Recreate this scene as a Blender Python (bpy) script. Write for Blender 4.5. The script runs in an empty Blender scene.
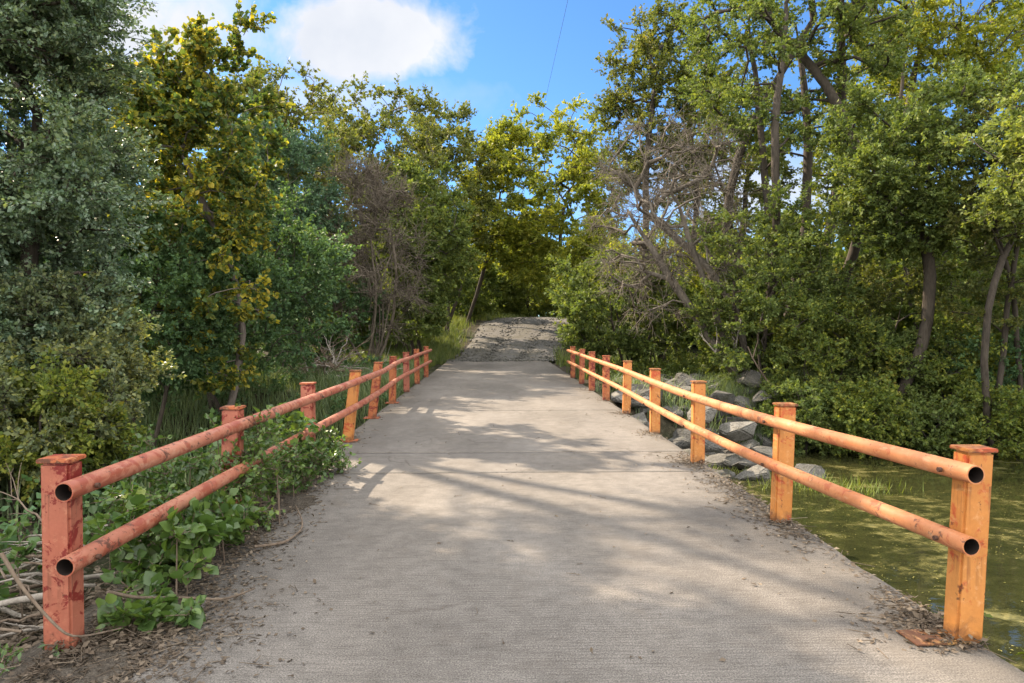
import bpy, bmesh, math, random, zlib
import numpy as np
from mathutils import Vector, Matrix, Euler

SC = bpy.context.scene
COL = SC.collection
F = 683.0
VPX, VPY = 494.0, 326.0          # where the bridge direction (+Y) vanishes
CAMZ = 1.6
SUN_AZ, SUN_EL = 50.0, 40.0      # degrees to the left of +Y, above the horizon

def PX(px, d): return (px - VPX) / F * d
def PZ(py, d): return CAMZ - (py - VPY) / F * d
def sstep(a, b, x):
    t = np.clip((np.asarray(x, float) - a) / (b - a), 0, 1)
    return t * t * (3 - 2 * t)

# ------------------------------------------------------------------ tagging
def tag(o, label=None, cat=None, group=None, kind=None):
    if label: o["label"] = label
    if cat: o["category"] = cat
    if group: o["group"] = group
    if kind: o["kind"] = kind
    return o

def empty(name, loc, label, cat, group=None):
    o = bpy.data.objects.new(name, None)
    o.empty_display_size = 0.2
    COL.objects.link(o)
    o.location = loc
    return tag(o, label, cat, group)

def link(name, me, mat=None, parent=None, loc=(0, 0, 0)):
    o = bpy.data.objects.new(name, me)
    COL.objects.link(o)
    if mat is not None:
        me.materials.clear(); me.materials.append(mat)
    o.location = loc
    if parent is not None:
        o.parent = parent
    return o

# ------------------------------------------------------------------ meshes
class MB:
    """collects vertices and faces in numpy chunks, builds one mesh"""
    def __init__(s): s.V, s.L, s.S, s.n = [], [], [], 0
    def add(s, V, faces):
        V = np.asarray(V, float).reshape(-1, 3)
        s.V.append(V)
        if isinstance(faces, np.ndarray):
            s.L.append((faces + s.n).ravel()); s.S.append(np.full(len(faces), faces.shape[1]))
        else:
            s.L.append(np.array([i + s.n for f in faces for i in f])); s.S.append(np.array([len(f) for f in faces]))
        s.n += len(V)
    def mesh(s, name, smooth=False):
        me = bpy.data.meshes.new(name)
        if not s.V: return me
        V = np.concatenate(s.V); L = np.concatenate(s.L).astype(np.int32); S = np.concatenate(s.S).astype(np.int32)
        me.vertices.add(len(V)); me.vertices.foreach_set("co", V.astype(np.float32).ravel())
        me.loops.add(len(L)); me.loops.foreach_set("vertex_index", L)
        me.polygons.add(len(S))
        st = np.zeros(len(S), np.int32); st[1:] = np.cumsum(S)[:-1]
        me.polygons.foreach_set("loop_start", st)
        if smooth: me.polygons.foreach_set("use_smooth", np.ones(len(S), bool))
        me.update(calc_edges=True)
        return me
    def box(s, x0, x1, y0, y1, z0, z1):
        V = [(x, y, z) for z in (z0, z1) for y in (y0, y1) for x in (x0, x1)]
        s.add(V, [(0, 2, 3, 1), (4, 5, 7, 6), (0, 1, 5, 4), (2, 6, 7, 3), (0, 4, 6, 2), (1, 3, 7, 5)])
    def tube(s, pts, rad, sides=6, cap=True):
        pts = np.asarray(pts, float); n = len(pts)
        rad = np.broadcast_to(np.asarray(rad, float), (n,))
        T = np.gradient(pts, axis=0); T /= np.linalg.norm(T, axis=1)[:, None] + 1e-9
        up = np.array([0, 0, 1.0]) if abs(T[0, 2]) < .9 else np.array([1.0, 0, 0])
        U = np.cross(T, up); bad = np.linalg.norm(U, axis=1) < 1e-3
        U[bad] = np.cross(T[bad], np.array([0, 1.0, 0.1]))
        for i in range(1, n):       # keep the frame from flipping
            u = U[i - 1] - T[i] * np.dot(U[i - 1], T[i])
            if np.linalg.norm(u) > 1e-4: U[i] = u
        U /= np.linalg.norm(U, axis=1)[:, None] + 1e-9
        W = np.cross(T, U)
        a = np.arange(sides) / sides * 2 * math.pi
        V = pts[:, None] + rad[:, None, None] * (np.cos(a)[None, :, None] * U[:, None] + np.sin(a)[None, :, None] * W[:, None])
        V = V.reshape(-1, 3)
        fs = []
        for i in range(n - 1):
            for k in range(sides):
                k2 = (k + 1) % sides
                fs.append((i * sides + k, i * sides + k2, (i + 1) * sides + k2, (i + 1) * sides + k))
        s.add(V, np.array(fs))
        if cap:
            s.add(V[-sides:], [tuple(range(sides))]); s.add(V[:sides], [tuple(range(sides))[::-1]])
    def sticks(s, A, B, ra, rb, sides=3):
        """many thin tapered prisms at once"""
        A = np.asarray(A, float); B = np.asarray(B, float); n = len(A)
        if n == 0: return
        T = B - A; T /= np.linalg.norm(T, axis=1)[:, None] + 1e-9
        ref = np.where(np.abs(T[:, 2:3]) < .9, np.array([[0, 0, 1.0]]), np.array([[1.0, 0, 0]]))
        U = np.cross(T, ref); U /= np.linalg.norm(U, axis=1)[:, None] + 1e-9
        W = np.cross(T, U)
        ra = np.broadcast_to(ra, (n,)); rb = np.broadcast_to(rb, (n,))
        a = np.arange(sides) / sides * 2 * math.pi
        ring = np.cos(a)[None, :, None] * U[:, None] + np.sin(a)[None, :, None] * W[:, None]
        V = np.concatenate([A[:, None] + ring * ra[:, None, None], B[:, None] + ring * rb[:, None, None]], 1).reshape(-1, 3)
        base = np.arange(n)[:, None] * 2 * sides
        q = []
        for k in range(sides):
            k2 = (k + 1) % sides
            q.append(base + np.array([[k, k2, sides + k2, sides + k]]))
        s.add(V, np.concatenate(q))

LEAF_T = {  # templates: vertices (across, along, lift), faces
    'oval': (np.array([(0, 0, 0), (.5, .45, .10), (0, 1, 0), (-.5, .45, .10)]), [(0, 1, 2, 3)]),
    'broad': (np.array([(0, 0, 0), (.34, .10, .07), (.52, .42, .13), (.30, .74, .08), (0, 1, -.05), (-.30, .74, .08), (-.52, .42, .13), (-.34, .10, .07)]),
              [(0, 1, 2, 3, 4), (0, 4, 5, 6, 7)]),
}
def rnd_unit(rng, n):
    v = rng.normal(size=(n, 3)); return v / (np.linalg.norm(v, axis=1)[:, None] + 1e-9)
def unit(v): return v / (np.linalg.norm(v, axis=1)[:, None] + 1e-9)

def add_leaves(mb, P, D, L, rng, wr=.6, kind='oval', upb=.7):
    n = len(P)
    N = unit(rnd_unit(rng, n) + np.array([0, 0, upb]))
    D = unit(D)
    A = unit(np.cross(D, N)); N = np.cross(A, D)
    L = L * np.clip(np.exp(rng.normal(-.08, .34, n)), .4, 1.55)
    T, fs = LEAF_T[kind]
    V = P[:, None] + L[:, None, None] * (T[None, :, 0:1] * wr * A[:, None] + T[None, :, 1:2] * D[:, None] + T[None, :, 2:3] * N[:, None])
    k = len(T)
    base = np.arange(n)[:, None] * k
    V = V.reshape(-1, 3)
    Vn = mb.n; mb.V.append(V)
    for f in fs:
        a = base + np.array([f]) + Vn
        mb.L.append(a.ravel()); mb.S.append(np.full(n, len(f)))
    mb.n += len(V)

# ------------------------------------------------------------------ materials
def new_mat(name):
    m = bpy.data.materials.new(name); m.use_nodes = True
    nt = m.node_tree; nt.nodes.clear()
    out = nt.nodes.new("ShaderNodeOutputMaterial")
    return m, nt, out
def N(nt, t, **kw):
    n = nt.nodes.new(t)
    for k, v in kw.items():
        if k in n.inputs.keys() if isinstance(k, str) else False: n.inputs[k].default_value = v
        else: setattr(n, k, v)
    return n
def lk(nt, a, b): nt.links.new(a, b)
def ramp(nt, fac, stops, interp='LINEAR'):
    r = nt.nodes.new("ShaderNodeValToRGB"); r.color_ramp.interpolation = interp
    e = r.color_ramp.elements
    while len(e) < len(stops): e.new(.5)
    for el, (p, c) in zip(e, stops):
        el.position = p; el.color = (*c, 1) if len(c) == 3 else c
    if fac is not None: lk(nt, fac, r.inputs[0])
    return r.outputs[0]
def noise(nt, vec, scale, detail=4, rough=.55, dist=0):
    n = nt.nodes.new("ShaderNodeTexNoise"); n.inputs["Scale"].default_value = scale
    n.inputs["Detail"].default_value = detail; n.inputs["Roughness"].default_value = rough; n.inputs["Distortion"].default_value = dist
    if vec is not None: lk(nt, vec, n.inputs["Vector"])
    return n.outputs[0]
def mapping(nt, vec, scale=(1, 1, 1), loc=(0, 0, 0)):
    m = nt.nodes.new("ShaderNodeMapping"); m.inputs["Scale"].default_value = scale; m.inputs["Location"].default_value = loc
    lk(nt, vec, m.inputs["Vector"]); return m.outputs[0]
def objco(nt):
    return nt.nodes.new("ShaderNodeTexCoord").outputs["Object"]
def mix(nt, fac, a, b, mode='MIX'):
    m = nt.nodes.new("ShaderNodeMix"); m.data_type = 'RGBA'; m.blend_type = mode
    for v, i in ((fac, m.inputs[0]), (a, m.inputs[6]), (b, m.inputs[7])):
        if isinstance(v, (int, float)): i.default_value = v
        elif isinstance(v, tuple): i.default_value = (*v, 1)
        else: lk(nt, v, i)
    return m.outputs[2]
def math_(nt, op, a, b=None, clamp=False):
    m = nt.nodes.new("ShaderNodeMath"); m.operation = op; m.use_clamp = clamp
    for v, i in ((a, m.inputs[0]), (b, m.inputs[1])):
        if v is None: continue
        if isinstance(v, (int, float)): i.default_value = v
        else: lk(nt, v, i)
    return m.outputs[0]
def bump(nt, h, strength, dist=.01, normal=None):
    b = nt.nodes.new("ShaderNodeBump"); b.inputs["Strength"].default_value = strength; b.inputs["Distance"].default_value = dist
    lk(nt, h, b.inputs["Height"])
    if normal is not None: lk(nt, normal, b.inputs["Normal"])
    return b.outputs[0]
def principled(nt, out, col, rough, nrm=None, spec=.5, metal=0):
    p = nt.nodes.new("ShaderNodeBsdfPrincipled")
    for v, k in ((col, "Base Color"), (rough, "Roughness")):
        if isinstance(v, tuple): p.inputs[k].default_value = (*v, 1)
        elif isinstance(v, (int, float)): p.inputs[k].default_value = v
        else: lk(nt, v, p.inputs[k])
    p.inputs["Specular IOR Level"].default_value = spec; p.inputs["Metallic"].default_value = metal
    if nrm is not None: lk(nt, nrm, p.inputs["Normal"])
    lk(nt, p.outputs[0], out.inputs[0]); return p

def leaf_mat(name, stops, trans=.40, tint=(1.25, 1.25, .45), rough=.58, spec=.2):
    """stops: colours a single leaf may have; clump-scale noise shifts which ones are common where"""
    m, nt, out = new_mat(name)
    geo = nt.nodes.new("ShaderNodeNewGeometry")
    co = objco(nt)
    big = noise(nt, co, .55, 2)
    f = math_(nt, 'ADD', math_(nt, 'MULTIPLY', geo.outputs["Random Per Island"], .62), math_(nt, 'MULTIPLY', math_(nt, 'SUBTRACT', big, .3), .85), clamp=True)
    col = ramp(nt, f, stops)
    p = nt.nodes.new("ShaderNodeBsdfPrincipled")
    lk(nt, col, p.inputs["Base Color"]); p.inputs["Roughness"].default_value = rough; p.inputs["Specular IOR Level"].default_value = spec
    tr = nt.nodes.new("ShaderNodeBsdfTranslucent")
    lk(nt, mix(nt, 1.0, col, tint, 'MULTIPLY'), tr.inputs[0])
    ms = nt.nodes.new("ShaderNodeMixShader"); ms.inputs[0].default_value = trans
    lk(nt, p.outputs[0], ms.inputs[1]); lk(nt, tr.outputs[0], ms.inputs[2]); lk(nt, ms.outputs[0], out.inputs[0])
    return m

M = {}
# a leaf's own colours (linear)
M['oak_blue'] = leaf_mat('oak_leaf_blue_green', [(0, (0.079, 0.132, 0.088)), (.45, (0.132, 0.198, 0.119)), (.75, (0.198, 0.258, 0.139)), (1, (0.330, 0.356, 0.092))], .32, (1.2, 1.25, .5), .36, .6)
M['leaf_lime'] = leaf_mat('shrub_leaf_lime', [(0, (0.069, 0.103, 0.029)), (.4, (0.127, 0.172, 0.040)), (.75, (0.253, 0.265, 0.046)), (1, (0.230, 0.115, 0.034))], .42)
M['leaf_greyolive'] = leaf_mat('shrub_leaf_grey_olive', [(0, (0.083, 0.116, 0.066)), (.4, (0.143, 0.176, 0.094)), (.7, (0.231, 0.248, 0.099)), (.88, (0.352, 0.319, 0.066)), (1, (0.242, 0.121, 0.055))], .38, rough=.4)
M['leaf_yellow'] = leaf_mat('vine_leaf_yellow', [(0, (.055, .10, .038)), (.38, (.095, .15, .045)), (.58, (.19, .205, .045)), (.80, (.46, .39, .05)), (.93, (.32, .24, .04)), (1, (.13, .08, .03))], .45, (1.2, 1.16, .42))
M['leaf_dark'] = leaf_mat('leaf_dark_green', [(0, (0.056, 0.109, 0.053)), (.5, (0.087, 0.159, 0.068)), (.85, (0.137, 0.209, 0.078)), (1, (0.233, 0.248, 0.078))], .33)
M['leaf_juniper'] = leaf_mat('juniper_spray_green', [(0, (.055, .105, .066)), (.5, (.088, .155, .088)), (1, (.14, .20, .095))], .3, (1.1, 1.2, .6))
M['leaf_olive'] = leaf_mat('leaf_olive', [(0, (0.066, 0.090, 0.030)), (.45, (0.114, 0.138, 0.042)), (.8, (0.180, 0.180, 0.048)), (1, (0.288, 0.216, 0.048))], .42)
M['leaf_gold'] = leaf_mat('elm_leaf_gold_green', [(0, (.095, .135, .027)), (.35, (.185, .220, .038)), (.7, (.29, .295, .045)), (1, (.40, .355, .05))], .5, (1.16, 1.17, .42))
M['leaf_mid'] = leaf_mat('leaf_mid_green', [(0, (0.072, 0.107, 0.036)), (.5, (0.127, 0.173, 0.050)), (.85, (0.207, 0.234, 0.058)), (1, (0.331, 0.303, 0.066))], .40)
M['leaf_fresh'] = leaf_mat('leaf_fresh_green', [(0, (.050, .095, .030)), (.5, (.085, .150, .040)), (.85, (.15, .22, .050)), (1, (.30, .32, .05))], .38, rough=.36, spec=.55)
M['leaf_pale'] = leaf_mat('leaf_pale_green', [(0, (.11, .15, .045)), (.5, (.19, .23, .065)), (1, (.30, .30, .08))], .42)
M['grass'] = leaf_mat('grass_blade', [(0, (0.072, 0.106, 0.038)), (.5, (0.128, 0.166, 0.055)), (.85, (0.196, 0.212, 0.076)), (1, (0.289, 0.255, 0.119))], .35)
M['scum'] = leaf_mat('floating_algae', [(0, (.05, .055, .014)), (.5, (.12, .12, .03)), (.85, (.22, .20, .07)), (1, (.28, .22, .12))], .1)
M['weed_pale'] = leaf_mat('weed_blade_grey_green', [(0, (.085, .125, .065)), (.5, (.15, .20, .10)), (.85, (.22, .26, .13)), (1, (.34, .32, .18))], .35)
M['water_weed'] = leaf_mat('water_weed_blade', [(0, (.07, .10, .025)), (.5, (.13, .17, .035)), (1, (.22, .23, .05))], .35)
M['dry_leaf'] = leaf_mat('dry_leaf', [(0, (.05, .038, .028)), (.5, (.12, .092, .066)), (.8, (.21, .17, .125)), (1, (.34, .29, .22))], .15, (1.1, 1, .7), .7, .2)

def bark(name, c0, c1, scale=9):
    m, nt, out = new_mat(name); co = objco(nt)
    v = mapping(nt, co, (1, 1, .22))
    n1 = noise(nt, v, scale * 2.2, 5, .65); n2 = noise(nt, co, 1.3, 3)
    col = ramp(nt, math_(nt, 'ADD', math_(nt, 'MULTIPLY', n1, .7), math_(nt, 'MULTIPLY', n2, .35)), [(.3, c0), (.72, c1)])
    principled(nt, out, col, .9, bump(nt, n1, .7, .03), .2); return m
M['bark_dark'] = bark('bark_dark', (.022, .018, .014), (.085, .07, .055))
M['bark_grey'] = bark('bark_grey', (.06, .05, .042), (.20, .17, .145))
M['bark_brush'] = bark('twig_bark_grey', (.065, .054, .041), (.18, .150, .117))
M['bark_silver'] = bark('twig_bark_silver', (.055, .046, .036), (.175, .150, .122))
M['dead_wood'] = bark('dead_wood_bleached', (.13, .11, .09), (.42, .38, .33))
M['dead_brown'] = bark('dead_wood_brown', (.06, .042, .03), (.22, .17, .125))

def concrete():
    m, nt, out = new_mat('weathered_concrete'); co = objco(nt)
    big = noise(nt, mapping(nt, co, (.7, .35, 1)), .9, 5, .6)
    mid = noise(nt, co, 7, 5, .65)
    fine = noise(nt, co, 120, 3, .75)
    tine = noise(nt, mapping(nt, co, (5, 52, 1)), 1.0, 3, .65)          # broomed grooves across the deck
    tine2 = noise(nt, mapping(nt, co, (.5, 20, 1), (3, 1, 0)), 1.0, 2, .5)
    sx = nt.nodes.new("ShaderNodeSeparateXYZ"); lk(nt, co, sx.inputs[0])
    wv = math_(nt, 'ADD', math_(nt, 'MULTIPLY', sx.outputs[1], 2 * math.pi / .031), math_(nt, 'MULTIPLY', noise(nt, mapping(nt, co, (1.2, 9, 1)), 1.0, 2), 7.0))
    wave = math_(nt, 'SINE', wv)
    dots = noise(nt, mapping(nt, co, (34, 60, 1)), 1.0, 2, .6)
    groove = math_(nt, 'MULTIPLY', math_(nt, 'MULTIPLY', math_(nt, 'SUBTRACT', wave, .1), 1.3, True), ramp(nt, dots, [(.38, (0, 0, 0)), (.58, (1, 1, 1))]))
    groove = math_(nt, 'MULTIPLY', groove, ramp(nt, noise(nt, mapping(nt, co, (.8, .5, 1), (2, 5, 0)), 1.6, 3), [(.40, (.05,) * 3), (.62, (1,) * 3)]))
    col = ramp(nt, big, [(.28, (.098, .090, .081)), (.5, (.139, .128, .116)), (.72, (.183, .170, .155))])
    col = mix(nt, 1.0, col, ramp(nt, mid, [(.25, (.76, .75, .74)), (.6, (1.05, 1.04, 1.03))]), 'MULTIPLY')
    col = mix(nt, .75, col, ramp(nt, fine, [(.36, (.30, .29, .28)), (.5, (1, 1, 1)), (.63, (1.75, 1.73, 1.70))]), 'MULTIPLY')
    col = mix(nt, .7, col, ramp(nt, tine, [(.36, (.74, .73, .72)), (.48, (1.0, 1.0, 1.0)), (.7, (1.10, 1.10, 1.10))]), 'MULTIPLY')
    col = mix(nt, math_(nt, 'MULTIPLY', groove, .62), col, (.075, .066, .056))
    cv = nt.nodes.new("ShaderNodeTexVoronoi"); cv.feature = 'DISTANCE_TO_EDGE'; cv.inputs["Scale"].default_value = .42
    vm = nt.nodes.new("ShaderNodeVectorMath"); vm.operation = 'ADD'
    nz = nt.nodes.new("ShaderNodeTexNoise"); nz.inputs["Scale"].default_value = 2.2; nz.inputs["Detail"].default_value = 6; lk(nt, co, nz.inputs["Vector"])
    vs = nt.nodes.new("ShaderNodeVectorMath"); vs.operation = 'SCALE'; vs.inputs["Scale"].default_value = .5; lk(nt, nz.outputs["Color"], vs.inputs[0])
    lk(nt, co, vm.inputs[0]); lk(nt, vs.outputs[0], vm.inputs[1]); lk(nt, vm.outputs[0], cv.inputs["Vector"])
    crack = math_(nt, 'MULTIPLY', ramp(nt, cv.outputs["Distance"], [(0, (1,) * 3), (.006, (0,) * 3)]), ramp(nt, noise(nt, co, .5, 2), [(.48, (0,) * 3), (.56, (.8,) * 3)]))
    col = mix(nt, crack, col, (.07, .06, .05))
    ax = math_(nt, 'ABSOLUTE', math_(nt, 'SUBTRACT', math_(nt, 'ABSOLUTE', math_(nt, 'SUBTRACT', sx.outputs[0], .1)), .82))
    worn = math_(nt, 'MULTIPLY', math_(nt, 'SUBTRACT', .5, ax), 1.6, True)
    col = mix(nt, math_(nt, 'MULTIPLY', worn, .5), col, mix(nt, 1.0, col, (1.22, 1.2, 1.17), 'MULTIPLY'))
    edgeg = math_(nt, 'MULTIPLY', math_(nt, 'SUBTRACT', math_(nt, 'ABSOLUTE', math_(nt, 'SUBTRACT', sx.outputs[0], .15)), 1.75), 1.6, True)
    col = mix(nt, math_(nt, 'MULTIPLY', edgeg, ramp(nt, noise(nt, co, 3.5, 6, .7), [(.35, (0,) * 3), (.65, (.8,) * 3)])), col, (.095, .080, .062))
    # dark organic stains and small pits
    st = noise(nt, mapping(nt, co, (1, .55, 1), (7, 3, 0)), 2.6, 6, .7, .6)
    col = mix(nt, ramp(nt, st, [(.55, (0, 0, 0)), (.72, (.6, .6, .6))]), col, (.11, .095, .08))
    pit = nt.nodes.new("ShaderNodeTexVoronoi"); pit.inputs["Scale"].default_value = 26; lk(nt, co, pit.inputs["Vector"])
    col = mix(nt, ramp(nt, pit.outputs["Distance"], [(.03, (.6, .6, .6)), (.10, (0, 0, 0))]), col, (.10, .09, .08))
    h = math_(nt, 'ADD', math_(nt, 'MULTIPLY', tine, .6), math_(nt, 'ADD', math_(nt, 'MULTIPLY', fine, .35), math_(nt, 'MULTIPLY', tine2, .35)))
    principled(nt, out, col, .93, bump(nt, h, .55, .012), .2); return m
M['concrete'] = concrete()

def gravel():
    m, nt, out = new_mat('gravel'); co = objco(nt)
    v = nt.nodes.new("ShaderNodeTexVoronoi"); v.inputs["Scale"].default_value = 16; lk(nt, co, v.inputs["Vector"])
    n1 = noise(nt, co, .8, 5, .6); n2 = noise(nt, co, 22, 3, .7)
    col = ramp(nt, v.outputs["Distance"], [(0, (.165, .158, .148)), (.5, (.128, .121, .112)), (.9, (.07, .066, .06))])
    col = mix(nt, ramp(nt, n1, [(.42, (0, 0, 0)), (.66, (.75, .75, .75))]), col, (.075, .068, .048))
    col = mix(nt, .6, col, ramp(nt, n2, [(.3, (.55, .55, .55)), (.7, (1.2, 1.2, 1.2))]), 'MULTIPLY')
    principled(nt, out, col, .95, bump(nt, v.outputs["Distance"], .6, .03), .2); return m
M['gravel'] = gravel()

def soil():
    m, nt, out = new_mat('forest_soil'); co = objco(nt)
    n1 = noise(nt, co, .5, 5, .6); n2 = noise(nt, co, 9, 6, .7); n3 = noise(nt, co, 45, 3, .7)
    col = ramp(nt, n2, [(.25, (.022, .018, .012)), (.5, (.055, .045, .03)), (.75, (.12, .098, .07))])
    col = mix(nt, ramp(nt, n1, [(.42, (0, 0, 0)), (.62, (.7, .7, .7))]), col, (.035, .05, .02))
    col = mix(nt, .7, col, ramp(nt, n3, [(.3, (.45, .45, .45)), (.7, (1.5, 1.5, 1.5))]), 'MULTIPLY')
    principled(nt, out, col, .97, bump(nt, math_(nt, 'ADD', n2, n3), 1, .05), .15); return m
M['soil'] = soil()
def drift_soil():
    m, nt, out = new_mat('dusty_soil'); co = objco(nt)
    n2 = noise(nt, co, 14, 6, .75); n3 = noise(nt, co, 70, 3, .7)
    col = ramp(nt, n2, [(.25, (.045, .036, .028)), (.5, (.10, .084, .066)), (.75, (.17, .148, .12))])
    col = mix(nt, .8, col, ramp(nt, n3, [(.3, (.45, .45, .45)), (.7, (1.5, 1.5, 1.5))]), 'MULTIPLY')
    principled(nt, out, col, .97, bump(nt, math_(nt, 'ADD', n2, n3), 1, .03), .15); return m
M['drift_soil'] = drift_soil()


def water():
    m, nt, out = new_mat('creek_water'); co = objco(nt)
    w = noise(nt, mapping(nt, co, (1, 1.4, 1)), 3.2, 3, .5, .4)
    a1 = noise(nt, mapping(nt, co, (1, 1.25, 1)), .62, 6, .68, .9)
    a2 = noise(nt, mapping(nt, co, (1, 1.6, 1), (4, 9, 0)), 2.7, 6, .72, .6)
    mask = ramp(nt, math_(nt, 'ADD', math_(nt, 'MULTIPLY', a1, .62), math_(nt, 'MULTIPLY', a2, .42)), [(.525, (0, 0, 0)), (.57, (.4, .4, .4)), (.63, (1, 1, 1))])
    deep = ramp(nt, a2, [(.3, (.012, .014, .006)), (.7, (.030, .031, .011))])
    alg = ramp(nt, noise(nt, co, 11, 5, .7), [(.3, (.036, .037, .012)), (.5, (.088, .082, .024)), (.72, (.20, .17, .062))])
    col = mix(nt, mask, deep, alg)
    rough = ramp(nt, mask, [(0, (.03,) * 3), (1, (.5,) * 3)])
    hb = math_(nt, 'ADD', math_(nt, 'MULTIPLY', w, .25), math_(nt, 'MULTIPLY', math_(nt, 'MULTIPLY', noise(nt, co, 30, 4, .7), mask), .6))
    principled(nt, out, col, rough, bump(nt, hb, .35, .03), .5); return m
M['water'] = water()

def rock():
    m, nt, out = new_mat('limestone'); co = objco(nt)
    n1 = noise(nt, co, 1.8, 6, .7); n2 = noise(nt, co, 14, 5, .7)
    info = nt.nodes.new("ShaderNodeObjectInfo")
    col = ramp(nt, n1, [(.28, (.085, .082, .076)), (.5, (.155, .150, .14)), (.74, (.225, .218, .205))])
    col = mix(nt, .7, col, ramp(nt, n2, [(.3, (.5, .5, .48)), (.65, (1.1, 1.1, 1.08))]), 'MULTIPLY')
    col = mix(nt, 1, col, ramp(nt, info.outputs["Random"], [(0, (.72, .72, .72)), (1, (1.12, 1.1, 1.06))]), 'MULTIPLY')
    geo = nt.nodes.new("ShaderNodeNewGeometry")
    n5 = noise(nt, geo.outputs["Position"], 2.3, 6, .7)
    col = mix(nt, ramp(nt, n5, [(.50, (0,) * 3), (.66, (.75,) * 3)]), col, (.05, .048, .028))
    principled(nt, out, col, .9, bump(nt, math_(nt, 'ADD', n1, math_(nt, 'MULTIPLY', n2, .4)), 1, .08), .25); return m
M['rock'] = rock()

def paint(name, a, b, red, rust, red_amt, rust_amt, seed, foot=0, pale=(.60, .34, .16)):
    m, nt, out = new_mat(name)
    tc = nt.nodes.new("ShaderNodeTexCoord"); oi = nt.nodes.new("ShaderNodeObjectInfo"); va = nt.nodes.new("ShaderNodeVectorMath"); va.operation = 'ADD'
    lk(nt, tc.outputs["Object"], va.inputs[0]); lk(nt, math_(nt, 'MULTIPLY', oi.outputs["Random"], 37.0), va.inputs[1])
    co = mapping(nt, va.outputs[0], (1, 1, 1), (seed, seed * 1.7, seed * .3))
    n1 = noise(nt, co, 2.2, 4, .6); n2 = noise(nt, co, 9, 6, .72, .5); n3 = noise(nt, co, 34, 5, .7)
    n4 = noise(nt, co, 6.5, 6, .7, .8)
    col = ramp(nt, n1, [(.3, a), (.7, b)])
    col = mix(nt, .6, col, ramp(nt, n3, [(.3, (.78, .76, .74)), (.65, (1.08, 1.08, 1.08))]), 'MULTIPLY')
    k1 = ramp(nt, n4, [(1 - red_amt, (0, 0, 0)), (1.05 - red_amt, (.8, .8, .8))])
    col = mix(nt, k1, col, red)
    k2 = ramp(nt, math_(nt, 'ADD', math_(nt, 'MULTIPLY', n2, .78), math_(nt, 'MULTIPLY', n3, .32)), [(1 - rust_amt, (0, 0, 0)), (1.03 - rust_amt, (.9, .9, .9))])
    col = mix(nt, k2, col, rust)
    if foot:
        sx = nt.nodes.new("ShaderNodeSeparateXYZ"); lk(nt, tc.outputs["Object"], sx.inputs[0])
        lowz = math_(nt, 'SUBTRACT', .15, math_(nt, 'MULTIPLY', sx.outputs[2], 1.0))
        kf = math_(nt, 'MULTIPLY', math_(nt, 'ADD', math_(nt, 'MULTIPLY', lowz, 6.0), math_(nt, 'MULTIPLY', math_(nt, 'SUBTRACT', n2, .55), 3.0)), 1.2, True)
        col = mix(nt, math_(nt, 'MULTIPLY', kf, .9), col, RUST)
        hi = math_(nt, 'MULTIPLY', math_(nt, 'SUBTRACT', sx.outputs[2], .62), 2.0)
        kh = math_(nt, 'MULTIPLY', math_(nt, 'ADD', hi, math_(nt, 'MULTIPLY', math_(nt, 'SUBTRACT', math_(nt, 'ADD', math_(nt, 'MULTIPLY', n4, .55), math_(nt, 'MULTIPLY', n2, .45)), .522), 40.0)), foot * 1.6, True)
        col = mix(nt, kh, col, red)
    if foot:
        stv = noise(nt, mapping(nt, tc.outputs["Object"], (55, 55, 2.2), (seed, 0, 0)), 1.0, 3, .6)
        run = None
        for zr in (.80, .445):
            dz = math_(nt, 'SUBTRACT', zr, sx.outputs[2])
            kz = math_(nt, 'MULTIPLY', math_(nt, 'GREATER_THAN', dz, 0.0), math_(nt, 'SUBTRACT', 1.0, math_(nt, 'MULTIPLY', dz, 4.5)), True)
            run = kz if run is None else math_(nt, 'MAXIMUM', run, kz)
        col = mix(nt, math_(nt, 'MULTIPLY', run, ramp(nt, stv, [(.50, (0,) * 3), (.66, (.7,) * 3)])), col, RUST)
    scuff = noise(nt, mapping(nt, co, (6, 2.0, 6), (1, 2, 3)), 3.5, 5, .7)
    col = mix(nt, ramp(nt, scuff, [(.56, (0, 0, 0)), (.70, (.55, .55, .55))]), col, pale)
    rough = ramp(nt, n2, [(.3, (.42,) * 3), (.7, (.68,) * 3)])
    h = math_(nt, 'SUBTRACT', math_(nt, 'MULTIPLY', n3, .15), math_(nt, 'ADD', k1, k2))
    principled(nt, out, col, rough, bump(nt, h, .18, .002), .4); return m
RUST = (.075, .030, .016)
ORANGE, ORANGE2, SALMON, SALMON2 = (.44, .172, .040), (.50, .212, .056), (.29, .088, .052), (.35, .122, .076)
REDP, RUST = (.15, .013, .009), (.075, .030, .016)
M['post_orange'] = paint('faded_orange_paint', ORANGE, ORANGE2, (.38, .065, .02), RUST, .40, .365, 1, .2)
M['post_red'] = paint('faded_red_paint', SALMON, SALMON2, REDP, RUST, .45, .35, 2, .85, (.48, .22, .13))
M['post_mixed'] = paint('worn_orange_red_paint', (0.320, 0.088, 0.036), (0.400, 0.136, 0.040), REDP, RUST, .50, .36, 4, .6)
M['rail_orange'] = paint('rail_orange_paint', (0.416, 0.148, 0.054), (0.480, 0.208, 0.092), (0.320, 0.080, 0.032), (0.128, 0.056, 0.032), .45, .37, 5, 0, (0.544, 0.336, 0.192))
M['rail_red'] = paint('rail_red_paint', (0.310, 0.096, 0.055), (0.389, 0.173, 0.106), (0.230, 0.051, 0.027), (0.086, 0.035, 0.021), .50, .39, 8, 0, (0.446, 0.269, 0.182))
M['cap_red'] = paint('cap_rusty_paint', (0.336, 0.080, 0.032), (0.400, 0.136, 0.048), REDP, RUST, .5, .43, 11)
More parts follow.
